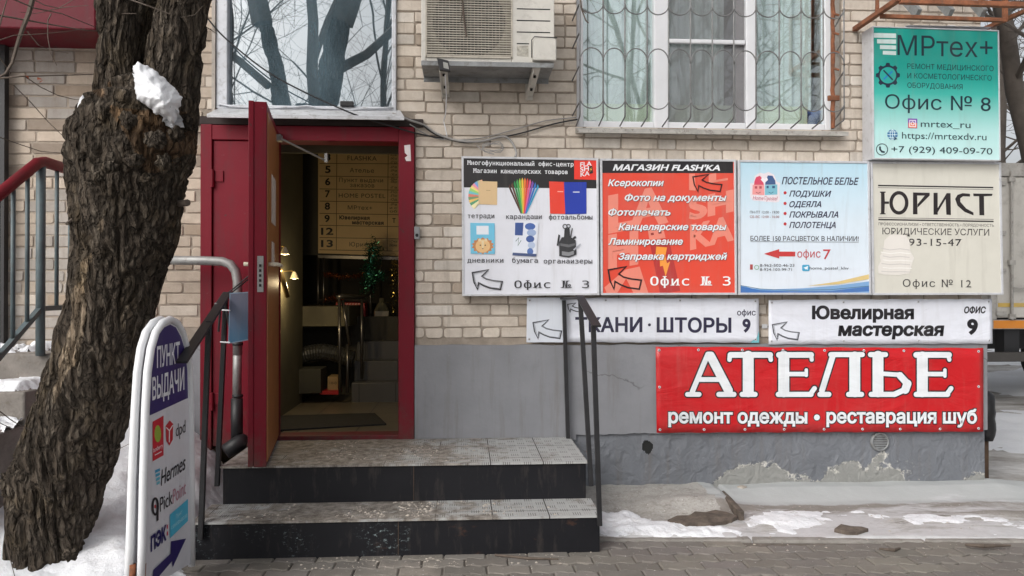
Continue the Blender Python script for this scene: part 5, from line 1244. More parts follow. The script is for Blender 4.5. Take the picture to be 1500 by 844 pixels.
# ---- window grille in front of the right window
def gz(py, Y=5.10): return P(1000, py, Y).z
r = thing('window_grille', 'scalloped grey steel burglar grille in front of the white framed window', 'grille', tuple(P(1040, 190, 5.12)))
bars_px = [849.5, 883.5, 915.5, 948, 979.5, 1011.5, 1043.5, 1075, 1107.5, 1141.5, 1173.5, 1206, 1236.5]
bx = [P(x, 120, 5.10).x for x in bars_px]
zt_ = 4.3; zl = gz(172.5)
for x in bx:
    m = MB(); m.tube([(x, 5.10, zt_), (x, 5.10, zl+.015), (x, 5.107, zl), (x, 5.27, zl-.055+.03)], .0052, 6); obj('bar', m, M['grille'], r, smooth=True)
rows = [(8, -1, 15), (93, 1, -20), (146, -1, 15), (-45, 1, -20), (-130, -1, 15), (-185, 1, -20)]
for py, sg, dy in rows:
    m = MB()
    for a, b in zip(bx, bx[1:]):
        z = gz(py); hgt = abs(gz(py+dy)-z); pts = []
        for k in range(13):
            t = pi*k/12; pts.append(((a+b)/2-(b-a)/2*cos(t), 5.094, z+(hgt if sg > 0 else -hgt)*sin(t)))
        m.tube(pts, .0042, 6)
    obj('scallop_row', m, M['grille'], r, smooth=True)
for xx in (bx[0]-.005, bx[-1]):
    m = MB()
    for py in (52, 100, 153, 10, -60): m = MB(); z = gz(py); m.tube([(xx, 5.10, z), (xx+(.03 if xx > 1 else -.02), 5.285, z-.045)], .0052, 6); obj('stay', m, M['grille'], r)
m = MB(); pp = [(P(1220, y, 5.22)+Vector((.004*sin(y*.7), 0, 0))) for y in range(188, -160, -14)]
m.tube(pp, [.013+.003*random.random() for _ in pp], 8)
for y in (20, 48, 75, 100, 143): q = P(1220, y, 5.21); m.bar(q, q+Vector((.04, -.01, -.015)), .012, .012)
m.bar(P(1213, 144, 5.21), P(1229, 144, 5.21), .02, .035)
single('rusty_post', m, M['rust'], 'rust-eaten vertical iron post at the right edge of the window grille', 'post', tuple(P(1220, 190, 5.22)))
# twig caught on the grille
m = MB(); m.tube([P(850, -5, 5.08), P(852, 14, 5.08), P(858, 30, 5.07), P(862, 34, 5.07)], .005, 5); m.tube([P(852, 14, 5.08), P(858, 20, 5.07)], .003, 5); single('dead_twig', m, M['twig'], 'dead dark twig caught in the top left of the window grille', 'twig', tuple(P(862, 34, 5.08)))
m = MB(); m.tube([P(676, -20, 4.91), P(679, 20, 4.91), P(683, 53, 4.91)], .006, 5); m.tube([P(678, 14, 4.91), P(675, 32, 4.91)], .003, 5); single('dead_twig', m, M['twig'], 'dead dark twig stuck on the air conditioner fan grille', 'twig', tuple(P(683, 53, 4.91)))
# ---- curtains and pot behind the right window
M['lace'] = mat('lace_curtain', (0.80, 0.85, 0.84), 0.9, 0.1, 20)
def curtain(x0, x1, label, z0=2.62, amp=.02, fr=26, y=5.60):
    m = MB(); n = 140
    for i in range(n+1):
        x = x0+(x1-x0)*i/n; yy = y+amp*sin(x*fr*2.3)+amp*.6*sin(x*fr*4.1+1)
        m.v += [Vector((x, yy+.01, z0)), Vector((x, yy, 4.4))]
    for i in range(n): m.f.append((2*i, 2*i+2, 2*i+3, 2*i+1))
    return single('curtain', m, M['lace'], label, 'curtain', ((x0+x1)/2, y, z0), smooth=True)
curtain(W2[0]+.05, xs[1]+.05, 'pale lace curtain behind the left pane of the grilled window', amp=.012)
curtain(xs[1]+.1, xs[3]-.08, 'pale lace curtain behind the middle sash with the fly screen', amp=.018)
curtain(xs[4]+.02, xs[5]-.015, 'pale lace curtain in deep folds behind the right pane above the pot', amp=.026, fr=20)
q = P(1190, 181, 5.56)
r = thing('flower_pot', 'blue flower pot on the inner sill behind the right pane', 'pot', (q.x, 5.56, 2.60))
m = MB(); m.lathe((q.x, 5.56, 2.601), [(0.0, 0), (.046, 0), (.064, .125), (.070, .13), (.070, .155), (.060, .155), (.058, .13)], 24); obj('pot', m, ink(40, 90, 165), r, smooth=True)
m = MB(); m.lathe((q.x, 5.56, 2.601), [(.0585, .135), (.03, .142), (0, .142)], 20); obj('soil', m, M['dark'], r)
m = MB(); q = P(862, 175, 5.53); m.lathe((q.x+.03, 5.53, 2.601), [(.0, .07), (.05, .06), (.09, .03), (.10, 0)], 16); single('dark_cloth', m, mat('grey_cloth', (.10, .11, .13), .9, .4, 30), 'dark grey bundle on the inner sill in the left corner of the grilled window', 'bundle', (q.x, 5.53, 2.6), smooth=True)
# ---- rusty balcony frame upper right
r = thing('balcony_frame', 'rusty angle-iron balcony frame above the teal sign', 'balcony', tuple(P(1252, 43, 5.29)))
def rb(nm, a, b, w_=.035): 
    m = MB(); m.bar(P(*a), P(*b), w_, w_*.9); obj(nm, m, M['rust'], r, bevel=.003)
rb('side_bar', (1252, 43, 5.29), (1318, -2, 4.62)); rb('front_bar', (1318, 2, 4.62), (1540, 9, 4.62)); rb('inner_bar', (1290, 24, 4.9), (1474, 30, 4.9), .028); rb('side_bar', (1443, 42, 5.25), (1530, 4, 4.62), .03)
rb('upright', (1285, 24, 4.95), (1285, -120, 4.95), .022); rb('upright', (1472, 30, 4.9), (1473, -120, 4.9), .028); rb('upright', (1436, 8, 4.63), (1436, -120, 4.63), .02); rb('top_bar', (1318, -110, 4.62), (1540, -108, 4.62)); rb('upright', (1319, 2, 4.62), (1319, -112, 4.62), .025)
for k in range(3):
    m = MB(); m.bar(P(1300+k*48, -30, 5.28), P(1345+k*48, 20, 4.95), .03, .06); obj('floor_strut', m, M['greysteel'], r)
# ---- black bag and post at the corner
r = thing('litter_bin', 'black plastic-bagged bin on a brown post at the building corner', 'bin', (3.86, 5.55, 0))
m = MB(); c = P(1444, 612, 5.6); pts = []
for k in range(9): pts.append((.060*(0.85+.2*sin(pi*k/8))+.008*random.random(), -.17+.34*k/8))
m.lathe((c.x, 5.6, c.z), [(0, -.17)]+pts+[(0.03, .20), (0, .20)], 14)
for v in m.v: v.x += .012*nz(v.x, v.z, 12); v.y += .012*nz(v.y, v.z, 12, 3)
obj('bag', m, mat('black_plastic_bag', (.016, .016, .018), .35, .3, 12, .5, 30), r, smooth=True)
m = MB(); q = P(1443, 640, 5.6); m.bar((q.x, 5.62, -.03), (q.x, 5.62, c.z), .05, .05); obj('post', m, mat('brown_post', (.09, .055, .035), .8, .3, 9), r)
# ---- sticks and stone on the pavement
m = MB(); m.tube([G(725, 813, .004), G(775, 818, .008), G(818, 819, .006)], [.006, .008, .004], 6); single('stick', m, M['twig'], 'thin dark stick lying at the foot of the lower step', 'stick', tuple(G(770, 817, 0)))
m = MB(); m.tube([G(1414, 798, .02), G(1440, 800, .03), G(1480, 799, .02)], [.008, .012, .006], 6); single('stick', m, M['twig'], 'crooked brown stick lying on the kerb near the right edge', 'stick', tuple(G(1440, 800, 0)))
m = MB(); m.tube([G(1288, 804, .006), G(1310, 806, .012), G(1318, 803, .008)], [.006, .009, .006], 6); single('stick', m, M['twig'], 'short piece of bark lying on the pavers by the kerb', 'stick', tuple(G(1300, 805, 0)))
def stone(px, py, s, z, label, col, seed, name='stone'):
    q = G(px, py, z); m = MB(); rows_ = 6; n = 9
    prof = [(s*sin(pi*i/rows_), s*.6*(1-cos(pi*i/rows_))/1) for i in range(rows_+1)]
    m.lathe((q.x, q.y, z-s*.2), [(a, b*.7) for a, b in prof], n)
    for v in m.v: d = nz(v.x+seed, v.z*3+v.y, 14)*s*.5; v.x += d; v.y += d*.6
    single(name, m, col, label, name.replace('_', ' '), (q.x, q.y, z), smooth=True)
stone(1087, 716, .035, .06, 'pale lump of concrete against the foot of the plinth', M['slush'], 2)
M['basph'] = mat('broken_asphalt_crust', (.115, .092, .074), .95, .45, 16, .7, 45, bd=.012)
def slabby(pts, z0, th, tilt, label):
    vs = [G(x, y, z0) for x, y in pts]; n = len(vs); c_ = sum(vs, Vector())/n; m = MB()
    top = [v+Vector((0, 0, th+tilt*(v.x-c_.x)+random.uniform(-.006, .006))) for v in vs]; mid = c_+Vector((0, 0, th+.012))
    m.add(top+[v-Vector((0, 0, .05)) for v in vs]+[mid], [(k, (k+1) % n, 2*n) for k in range(n)]+[(k, n+k, n+(k+1) % n, (k+1) % n) for k in range(n)])
    single('asphalt_piece', m, M['basph'], label, 'asphalt piece', tuple(c_), group='broken asphalt pieces on the apron')
slabby([(978, 760), (992, 755), (1006, 757), (1018, 751), (1034, 752), (1048, 749), (1066, 751), (1080, 757), (1072, 762), (1058, 764), (1040, 768), (1022, 766), (1004, 768)][::-1], .040, .004, .02, 'widest piece of broken brown asphalt lying in the snow right of the steps')
slabby([(1052, 724), (1060, 722), (1072, 734), (1090, 752), (1082, 753), (1066, 738)][::-1], .055, .014, .03, 'narrow slanting shard of broken asphalt below the plinth')
slabby([(1222, 774), (1232, 769), (1245, 770), (1262, 771), (1272, 775), (1256, 779), (1240, 778)][::-1], .034, .0, 0, 'small flat piece of asphalt in the ice further right')
# ---- left stair and railing
r = thing('side_stairs', 'old concrete side stairs with snow behind the tree', 'stairs', (-3.2, 4.8, 0))
SXR = P(72, 520, 4.72).x
for k in range(5):
    m = MB(); zt2 = 1.05-.19*k; yf = 4.78-.31*k
    m.box(-5.2, SXR+.0*k, yf-.02 if k == 0 else yf, 5.284 if k == 0 else yf+.312, -.03 if k else .0, zt2)
    obj('step', m, M['concrete'], r, bevel=.012)
    def sn(x, y, zt2=zt2, k=k, yf=yf):
        d = nz(x, y, 2.6, k*3)+.45*nz(x, y, 8, k); kk = .22+d-abs(y-(yf+.17))*1.3
        kk = min(kk, (y-yf-.03+.03*nz(x, y, 6, k+4))*5)
        if k == 0: kk -= .10
        if kk < -.1: return None
        return zt2-.002+min(.055, kk*.16)+(.006*nz(x, y, 15) if kk > 0 else 0)
    o = sheet(-5.1, SXR-.005, yf-.0, (5.28 if k == 0 else yf+.305), 200, 40, sn)
    if o.f: obj('snow_cover', o, M['snow_clean'], r, smooth=True)
rx = SXR+.02
r = thing('stair_railing', 'grey-green barred stair railing with a red handrail left of the tree', 'railing', (rx, 4.7, 1.0))
XR_ = P(62, 300, 4.74).x
def q_(px, py): return PXL(px, py, XR_)
pT = P(60, 236, 4.74); pB = P(65, 452, 4.74); pe2 = Vector((XR_, 5.25, pT.z+.0)); 
sl2 = 0.62
dn = Vector((XR_, 3.2, pT.z-(4.74-3.2)*sl2)); XR_ = pT.x
dn.x = pT.x; pe2.x = pT.x
m = MB(); m.tube([dn, Vector((pT.x, 4.70, pT.z-.02)), Vector((pT.x, 4.78, pT.z)), pe2], .034, 10); obj('handrail', m, M['railred'], r, smooth=True)
lo = Vector((pT.x, 4.74, pB.z)); m = MB(); m.bar(lo, (pT.x, 5.25, pB.z), .03, .03); m.bar(lo, (pT.x, 3.2, pB.z-(4.74-3.2)*sl2), .03, .03); obj('bottom_rail', m, M['railgreen'], r)
m = MB(); m.tube([(pT.x, 4.74, 1.04), (pT.x, 4.74, pT.z)], .026, 10); obj('post', m, M['railgreen'], r, smooth=True)
for y in [4.60-.14*k for k in range(9)]+[4.92, 5.08, 5.2]:
    dz = -(4.74-y)*sl2 if y < 4.74 else 0; m = MB(); m.tube([(pT.x, y, pB.z+dz), (pT.x, y, pT.z+dz-.02)], .0125, 8); obj('baluster', m, M['railgreen'], r, smooth=True)
# red canopy fascia top left
a = P(140, 44, 4.9); m = MB(); m.box(-5.2, a.x, 4.9, 5.29, a.z, a.z+.5)
r = thing('door_canopy', 'deep red door canopy at the top left behind the tree', 'canopy', (-3.6, 5.1, a.z)); obj('fascia', m, m_red('dark_red_canopy_paint', lin(98, 10, 30, 0.9)), r, bevel=.01)
m = MB(); m.box(-5.25, a.x+.03, 4.86, 5.28, a.z+.501, a.z+.53); obj('roof_sheet', m, M['tin'], r)
m = MB(); q = P(4, 150, 5.25); m.bar((q.x, 5.25, 1.05), (q.x, 5.25, a.z), .05, .05); single('post', m, M['black_metal'], 'dark upright post under the red canopy at the left edge', 'post', (q.x, 5.25, 1.05))
# ================================================================== TREES
def grow(m, p, d, L, r, lev, rng, spread=0.7, up=0.12, kids=3, minr=0.003, nside=5, seg=4, sag=0.0):
    pts = [Vector(p)]; rs = [r]; d = Vector(d).normalized()
    for k in range(seg):
        d = (d + Vector((rng.uniform(-1, 1), rng.uniform(-1, 1), rng.uniform(-1, 1)))*0.17 + Vector((0, 0, up-sag*lev))*0.35).normalized()
        pts.append(pts[-1]+d*(L/seg)); rs.append(max(minr*.7, r*(1-0.42*(k+1)/seg)))
    m.tube(pts, rs, nside if r > .02 else 3, cap=False)
    if lev <= 0: return
    for c in range(kids):
        i = rng.choice(range(1, seg+1)) if c else seg
        a = Vector((rng.uniform(-1, 1), rng.uniform(-1, 1), rng.uniform(-.6, .7))).normalized()
        nd = (d*(1-spread*.55)+a*spread).normalized()
        grow(m, pts[i], nd, L*rng.uniform(.58, .82), max(minr, rs[i]*rng.uniform(.5, .72)), lev-1, rng, spread, up, kids, minr, nside, seg, sag)
def street_tree(name, label, base, lean, h, r, seed, limbs, group, lev=3, fork=None, kids=4, minr=.004, lim=.8):
    rng = random.Random(seed); t = thing(name, label, 'tree', base, group)
    b = Vector(base); top = b+Vector(lean)+Vector((0, 0, h)); pts = []; rs = []
    for k in range(9):
        u = k/8; pts.append(b.lerp(top, u)+Vector((rng.uniform(-1, 1), rng.uniform(-1, 1), 0))*r*.25*(k > 0)); rs.append(r*(1.25-.25*min(1, u*5))*(1-.45*u))
    m = MB(); m.tube(pts, rs, 14); obj('trunk', m, M['twig_far'], t, smooth=True)
    m = MB()
    for k in range(limbs):
        u = .30+.68*(k+.5)/limbs; p = b.lerp(top, u); a = rng.uniform(0, 2*pi)
        grow(m, p, (cos(a), sin(a), rng.uniform(.25, .95)), h*rng.uniform(.34, .5), r*rng.uniform(.2, .45)*(1.2-u*.6)*lim, lev, rng, kids=kids, minr=minr)
    if fork: grow(m, b.lerp(top, fork[0]), fork[1], h*.7, r*.7, lev, rng, kids=kids, minr=minr)
    obj('branches', m, M['twig_far'], t)
    return t
GT = 'bare trees across the street mirrored in the windows'
def mirrored(px, Yt): return (P(px, 100, 2*5.33-Yt).x, Yt, -0.03)
street_tree('bare_tree', 'thin straight bare tree mirrored at the right of the window above the door', mirrored(545, -8.0), (.35, 0, 0), 8.5, .12, 3, 11, GT, lim=.8)
street_tree('bare_tree', 'forked bare tree mirrored at the left of the window above the door', mirrored(345, -7.0), (-.1, 0.2, 0), 8.0, .12, 11, 10, GT, fork=(.36, (-.55, 0, 1)), lim=.8)
street_tree('bare_tree', 'slanting bare tree mirrored in the left pane of the grilled window', mirrored(872, -5.0), (1.9, 0, 0), 9.0, .19, 21, 9, GT, fork=(.3, (.35, 0, 1)))
street_tree('bare_tree', 'twiggy bare tree mirrored in the middle of the grilled window', mirrored(1035, -8.0), (-.3, 0, 0), 8.5, .12, 31, 10, GT)
street_tree('bare_tree', 'thin bare tree mirrored in the right pane of the grilled window', mirrored(1165, -9.0), (.4, 0, 0), 8.0, .11, 41, 10, GT)
GB = 'bare trees beyond the truck'
tp = P(1508, 235, 13); street_tree('bare_tree', 'leaning grey bare trunk rising behind the truck at the right edge', (tp.x+.75, 13, -.03), (-1.6, 0, 0), 8.0, .20, 52, 9, GB, minr=.006)
tp = P(1470, 235, 19); street_tree('bare_tree', 'distant bare tree with a fine crown just right of the teal sign', (tp.x, 19, -.03), (-.2, 0, 0), 10, .22, 63, 12, GB, minr=.009)
tp = P(1530, 235, 24); street_tree('bare_tree', 'farthest bare tree behind the leaning trunk', (tp.x, 24, -.03), (-.5, 0, 0), 11, .24, 73, 12, GB, minr=.012)

# ---- the old tree in front of the wall
YT = 3.93
def yt(py): return YT - 0.30*max(0, min(1, (700-py)/560))
OUT = [(900, -6, 128), (844, 8, 122), (800, 12, 128), (740, 14, 146), (700, 8, 160), (650, 28, 174), (600, 46, 187), (550, 64, 206), (500, 82, 220), (450, 97, 231), (400, 108, 245), (350, 113, 262), (310, 108, 268), (280, 102, 273), (255, 98, 280), (225, 95, 291), (200, 95, 292), (178, 102, 288), (160, 112, 284), (146, 124, 280), (136, 150, 262)]
T = thing('old_tree', 'massive dark gnarled tree with deep furrowed bark and a forked top left of the door', 'tree', tuple(P(65, 850, YT).to_tuple()[:2])+(-0.05,))
def bark_d(x, y, z, ang, burl):
    """furrowed bark: long ropy ridges split by deep cracks, lumpy on the burl"""
    V = Vector
    wx = 0.035*noise.noise(V((x*5, y*5, z*4)))+0.05*noise.noise(V((x*1.5+9, y*1.5, z*1.6)))
    s = (x+wx, y+wx, z)
    a = abs(noise.noise(V((s[0]*17, s[1]*17, s[2]*1.9))))            # crack where noise crosses zero
    b = abs(noise.noise(V((s[0]*34+5, s[1]*34, s[2]*4.5))))
    c = noise.noise(V((x*60, y*60, z*22)))
    f = min(1, a*3.6)*0.026 + min(1, b*3.0)*0.011 + c*0.004
    f2 = noise.fractal(V((x*3.2, y*3.2, z*1.5)), 1.0, 2.0, 3)*0.02
    if burl > 0:
        g = abs(noise.noise(V((x*10+wx*9, y*10, z*9))))*2.2; h = abs(noise.noise(V((x*24, y*24, z*21+3))))*1.8; k = noise.noise(V((x*55, y*55, z*50)))
        f = f*(1-burl*.6)+burl*(min(1, g)*.020+min(1, h)*.012+k*.004-.004)
    return f+f2-0.031
def trunk_part(m, rings, na=260, close=True):
    cols = []; vs = []; nr = len(rings)
    for (c, r, burl) in rings:
        for k in range(na):
            a = 2*pi*k/na; x = c.x+r*cos(a); y = c.y+r*sin(a)*.92
            d = bark_d(x, y, c.z, a, burl)
            rr = r+d*min(1, r/.10)
            v = Vector((c.x+rr*cos(a), c.y+rr*sin(a)*.92, c.z)); vs.append(v)
            tnt = (1, 1, 1)
            n3 = noise.noise(Vector((x*4, c.z*3, 2)))
            if -2.2 < x < -1.45 and .5 < c.z < 1.9:
                u = noise.noise(Vector((x*11, c.z*2.0, 5)))
                k_ = max(0, 1-abs(x-(-1.77-(1.35-c.z)*.3))/.10)*max(0, 1-abs(c.z-1.25)/.55)
                if k_+u*.5 > .45: tnt = (2.6, 2.5, 2.3)             # worn pale streak of inner bark
            if burl > .5 and n3 > .3: tnt = (1.55, 1.25, 1.0)
            cols.append(tnt)
    fs = [(i*na+k, i*na+(k+1) % na, (i+1)*na+(k+1) % na, (i+1)*na+k) for i in range(nr-1) for k in range(na)]
    if close: fs.append(tuple((nr-1)*na+k for k in range(na)))
    m.add(vs, fs); m.c += cols
def rings_from(out, Yc, step, burlf):
    ys = [o[0] for o in out]; R_ = []
    y = ys[0]
    while y >= ys[-1]:
        for a, b in zip(out, out[1:]):
            if b[0] <= y <= a[0]:
                u = (a[0]-y)/(a[0]-b[0]); u = u; l = a[1]+(b[1]-a[1])*u; rr = a[2]+(b[2]-a[2])*u; break
        pl, prr = P(l, y, Yc+yt(y)-YT), P(rr, y, Yc+yt(y)-YT); c = (pl+prr)/2; R_.append((c, (prr-pl).length/2*(.965-.035*burlf(y)), burlf(y))); y -= step
    return R_
m = MB()
rg = rings_from(OUT, YT, 1.9, lambda y: max(0, min(1, (330-y)/60)))
c0, r0, b0 = rg[-1]
for k in range(1, 8): rg.append((c0+Vector((0, 0, .012*k)), r0*math.sqrt(max(.02, 1-(k/7.5)**2)), 1))
trunk_part(m, rg)
left_stem = [(230, 118, 205), (190, 124, 204), (150, 132, 203), (110, 136, 201), (60, 138, 199), (0, 141, 199), (-80, 138, 192), (-200, 120, 172), (-330, 90, 138)]
right_stem = [(235, 185, 285), (190, 195, 287), (150, 202, 287), (120, 206, 290), (80, 212, 296), (40, 225, 303), (0, 234, 309), (-80, 252, 325), (-200, 275, 345), (-330, 300, 362)]
trunk_part(m, rings_from(left_stem, YT+.02, 2.4, lambda y: 0), 150); trunk_part(m, rings_from(right_stem, YT+.06, 2.4, lambda y: 0), 190)
m2 = MB(); pts = [P(x_, y_, yt(0)+.2) for x_, y_ in ((200, 92), (206, 62), (218, 30), (238, -10), (262, -70))]
sub = []
for i in range(len(pts)-1):
    for k in range(10): sub.append(pts[i].lerp(pts[i+1], k/10))
rr_ = [(p, .075, 0) for p in sub]
trunk_part(m, rr_, 48)
# knots and lumps
def lump(px, py, Yc, s, sq=1.0):
    s *= .8; c = P(px, py, Yc+yt(py)-YT); n = 22; R2 = []
    vs = []; fs = []; nr = 12
    for i in range(nr+1):
        ph = pi*i/nr
        for k in range(n):
            a = 2*pi*k/n; dx, dy, dz = sin(ph)*cos(a), sin(ph)*sin(a), cos(ph)
            d = 1+.45*noise.turbulence(Vector((dx*2+px, dy*2, dz*2+py)), 3, False)-.2
            vs.append(c+Vector((dx*s*d, dy*s*d*.7, dz*s*d*sq)))
    fs = [(i*n+k, (i+1)*n+k, (i+1)*n+(k+1) % n, i*n+(k+1) % n) for i in range(nr) for k in range(n)]
    m.add(vs, fs); m.c += [(1.4, 1.2, 1.0) if s < .04 else (1, 1, 1)]*len(vs)
for a in ((188, 176, 3.66, .055), (150, 165, 3.70, .05), (228, 205, 3.66, .07, .8), (122, 215, 3.74, .06, 1.3), (196, 235, 3.63, .06, .7), (258, 196, 3.74, .05), (160, 245, 3.62, .05, .7), (105, 240, 3.82, .045), (272, 180, 3.86, .05, 1.2), (108, 188, 3.86, .04), (140, 262, 3.64, .055, .8), (215, 262, 3.66, .05, .6), (240, 238, 3.70, .05), (16, 708, 3.80, .07, 1.3), (102, 812, 3.62, .05, .8)): lump(*a)
obj('trunk', m, M['bark'], T, smooth=True)
m = MB(); q = P(268, 298, 3.9); m.tube([P(258, 299, 3.72), P(275, 297, 3.66)], .016, 8); m.tube([P(112, 318, 3.62), P(98, 328, 3.55)], .008, 6); obj('broken_stub', m, M['twig'], T)
# crown above the picture
m = MB(); rng = random.Random(5)
for (px, py, d, L, r_) in ((114, -325, (-.3, -.1, 1), 2.2, .10), (331, -325, (.35, .1, 1), 2.4, .12), (262, -70, (.2, .6, 1), 1.6, .06), (130, -150, (-.8, -.3, .6), 1.5, .04), (300, -180, (.9, -.2, .5), 1.6, .05)):
    grow(m, P(px, py, yt(0)+.05), d, L, r_, 3, rng, kids=3, minr=.004)
obj('branches', m, M['twig'], T)
# thin twigs hanging at the top left
m = MB(); Yq = 3.35
def tw(pts, r): 
    W_ = [P(x, y, Y_) for x, y, Y_ in pts]; n = len(W_); m.tube(W_, [r*(1-.55*i/(n-1)) for i in range(n)], 5, cap=False)
tw([(50, -10, 3.4), (42, 20, 3.4), (32, 45, 3.38), (24, 70, 3.36), (18, 92, 3.35), (8, 108, 3.34), (-6, 116, 3.33)], .011)
tw([(-8, 116, 3.3), (30, 112, 3.33), (70, 111, 3.4), (110, 110, 3.55), (138, 109, 3.7)], .0042)
tw([(-5, 22, 3.3), (40, 30, 3.4), (85, 38, 3.5), (120, 44, 3.6), (146, 46, 3.7)], .0042)
tw([(10, -5, 3.3), (50, 12, 3.4), (90, 20, 3.5), (120, 32, 3.6), (140, 40, 3.7)], .0035)
tw([(146, 16, 3.7), (176, 20, 3.6), (200, 20, 3.6)], .0035); tw([(75, 20, 3.4), (70, 30, 3.4), (70, 55, 3.4), (74, 78, 3.4), (83, 96, 3.4)], .0028)
tw([(40, -5, 3.35), (66, 8, 3.4), (86, 12, 3.45), (100, 4, 3.45), (116, -6, 3.45)], .0026); tw([(86, 12, 3.45), (104, 10, 3.45), (130, 8, 3.45)], .0022); tw([(86, 12, 3.45), (70, 16, 3.45), (52, 20, 3.45), (30, 18, 3.4)], .0022)
tw([(-4, 60, 3.3), (20, 52, 3.35), (60, 50, 3.4), (100, 46, 3.5), (125, 42, 3.6)], .0024); tw([(40, 46, 3.38), (56, 66, 3.4), (74, 74, 3.45), (100, 78, 3.5)], .0022)
tw([(-4, 80, 3.3), (8, 96, 3.35), (16, 108, 3.4)], .003); tw([(36, 112, 3.35), (60, 128, 3.4), (85, 140, 3.5), (110, 146, 3.6), (150, 147, 3.65)], .0024); tw([(20, 125, 3.35), (45, 150, 3.4), (70, 178, 3.5), (98, 205, 3.65)], .0024)
tw([(-4, 200, 3.3), (30, 212, 3.4), (60, 222, 3.5), (100, 225, 3.7), (125, 224, 3.72)], .0022); tw([(-4, 50, 3.3), (6, 14, 3.3), (12, -6, 3.3)], .0036)
tw([(170, -8, 3.6), (215, 8, 3.55), (260, 25, 3.6), (300, 38, 3.8), (318, 50, 4.0)], .0034); tw([(262, 26, 3.6), (285, 22, 3.6), (298, 8, 3.6)], .002); tw([(-4, 430, 3.5), (20, 620, 3.5)], .0001)
tw([(-4, 600, 3.2), (20, 618, 3.3), (45, 630, 3.5), (56, 640, 3.6)], .0026); tw([(-4, 618, 3.2), (18, 628, 3.3), (46, 628, 3.5)], .002); tw([(8, 790, 3.1), (14, 815, 3.12), (22, 846, 3.15)], .0026); tw([(170, 660, 3.8), (190, 650, 3.7), (196, 648, 3.7)], .0018)
obj('twigs', m, M['twig'], T)
m = MB()
for px, py, Y_ in ((40, 110, 3.34), (57, 113, 3.36), (60, 118, 3.36), (142, 22, 3.68)):
    q = P(px, py, Y_); m.add([q+Vector((random.uniform(-.013, .013), random.uniform(-.01, .01), random.uniform(-.017, .01))) for _ in range(4)], [(0, 1, 2, 3)])
obj('dry_leaf', m, mat('dry_leaf', (.30, .07, .03), .8, .3, 30), T)
# snow wedged in the fork
m = MB(); shp = [(201, 90), (212, 96), (226, 101), (240, 114), (256, 130), (266, 142), (266, 152), (262, 160), (262, 172), (255, 190), (249, 182), (244, 174), (230, 168), (222, 160), (206, 150), (199, 146), (196, 124), (194, 99)]
def edged(x, y, poly):
    b = 1e9
    for i in range(len(poly)):
        a = Vector(poly[i-1]); d = Vector(poly[i])-a; t_ = max(0, min(1, (Vector((x, y))-a).dot(d)/d.length_squared)); b = min(b, (a+d*t_-Vector((x, y))).length)
    return b
idx = {}; W_ = 70
for j in range(W_*2):
    for i in range(W_):
        x = 188+84*i/(W_-1); y = 72+124*j/(W_*2-1)
        x_, y_ = x+3.2*noise.noise(Vector((x*.13, y*.13, 0)))+.8*noise.noise(Vector((x*.4, y*.4, 4))), y+3.2*noise.noise(Vector((x*.13, y*.13, 9)))+.8*noise.noise(Vector((x*.4, y*.4, 2))); ins = inside(x_, y_, shp); e = edged(x_, y_, shp)
        if not ins and e > 1.3: continue
        h = math.sqrt(min(1, (e if ins else 0)/17)); dpt = 3.55-.15*h+.012*nz(x*.05, y*.05, 1)+.007*nz(x*.12, y*.12, 1, 3)+.0035*nz(x*.4, y*.4, 1, 6)+(0.05 if not ins else 0) - .10*min(1, max(0, (y-90)/60)) + .10*max(0, (x-235)/35)
        idx[i, j] = len(m.v); m.v.append(P(x, y, dpt))
for j in range(W_*2-1):
    for i in range(W_-1):
        q = [(i, j), (i, j+1), (i+1, j+1), (i+1, j)]
        if all(k in idx for k in q): m.f.append(tuple(idx[k] for k in q))
so_ = single('snow_clump', m, M['snow_clean'], 'bright clump of white snow caught in the fork of the old tree', 'snow', tuple(P(230, 150, 3.5)), smooth=True)
sm = so_.modifiers.new('smooth', 'SMOOTH'); sm.iterations = 12; sd = so_.modifiers.new('thickness', 'SOLIDIFY'); sd.thickness = .05; sd.offset = -1
m = MB(); c = P(121, 152, 3.52); m.lathe((c.x, c.y, c.z-.03), [(0, .07), (.012, .05), (.02, .02), (.022, 0), (.012, -.02)], 10); single('snow_clump', m, M['snow_clean'], 'small dab of snow on the left shoulder of the old tree', 'snow', tuple(c), smooth=True)

# ================================================================== LOBBY THINGS
fz = ZL
def lp(px, py, Y): return P(px, py, Y)
r = thing('staircase', 'grey tiled inner stairs climbing at the back of the lobby', 'stairs', (P(560, 583, 7.05).x, 7.05, fz))
ysteps = [(7.05, 515, 555), (7.28, 519, 526), (7.51, 523, 501), (7.74, 526, 481)]
zs = [fz]
for k, (Y_, px, py) in enumerate(ysteps):
    z = fz+.175*(k+1); xl_ = P(px, 540, Y_).x; m = MB(); m.box(xl_, xr+1.19, Y_, Y_+.24 if k < 3 else 9.1, fz-.05, z); obj('step', m, M['stairtile'], r, bevel=.004)
m = MB(); m.box(xl-.9, P(526, 540, 7.74).x-.002, 7.10, 9.15, P(450, 478, 7.1).z, P(450, 449, 7.1).z); obj('landing_slab', m, M['lobby'], r)
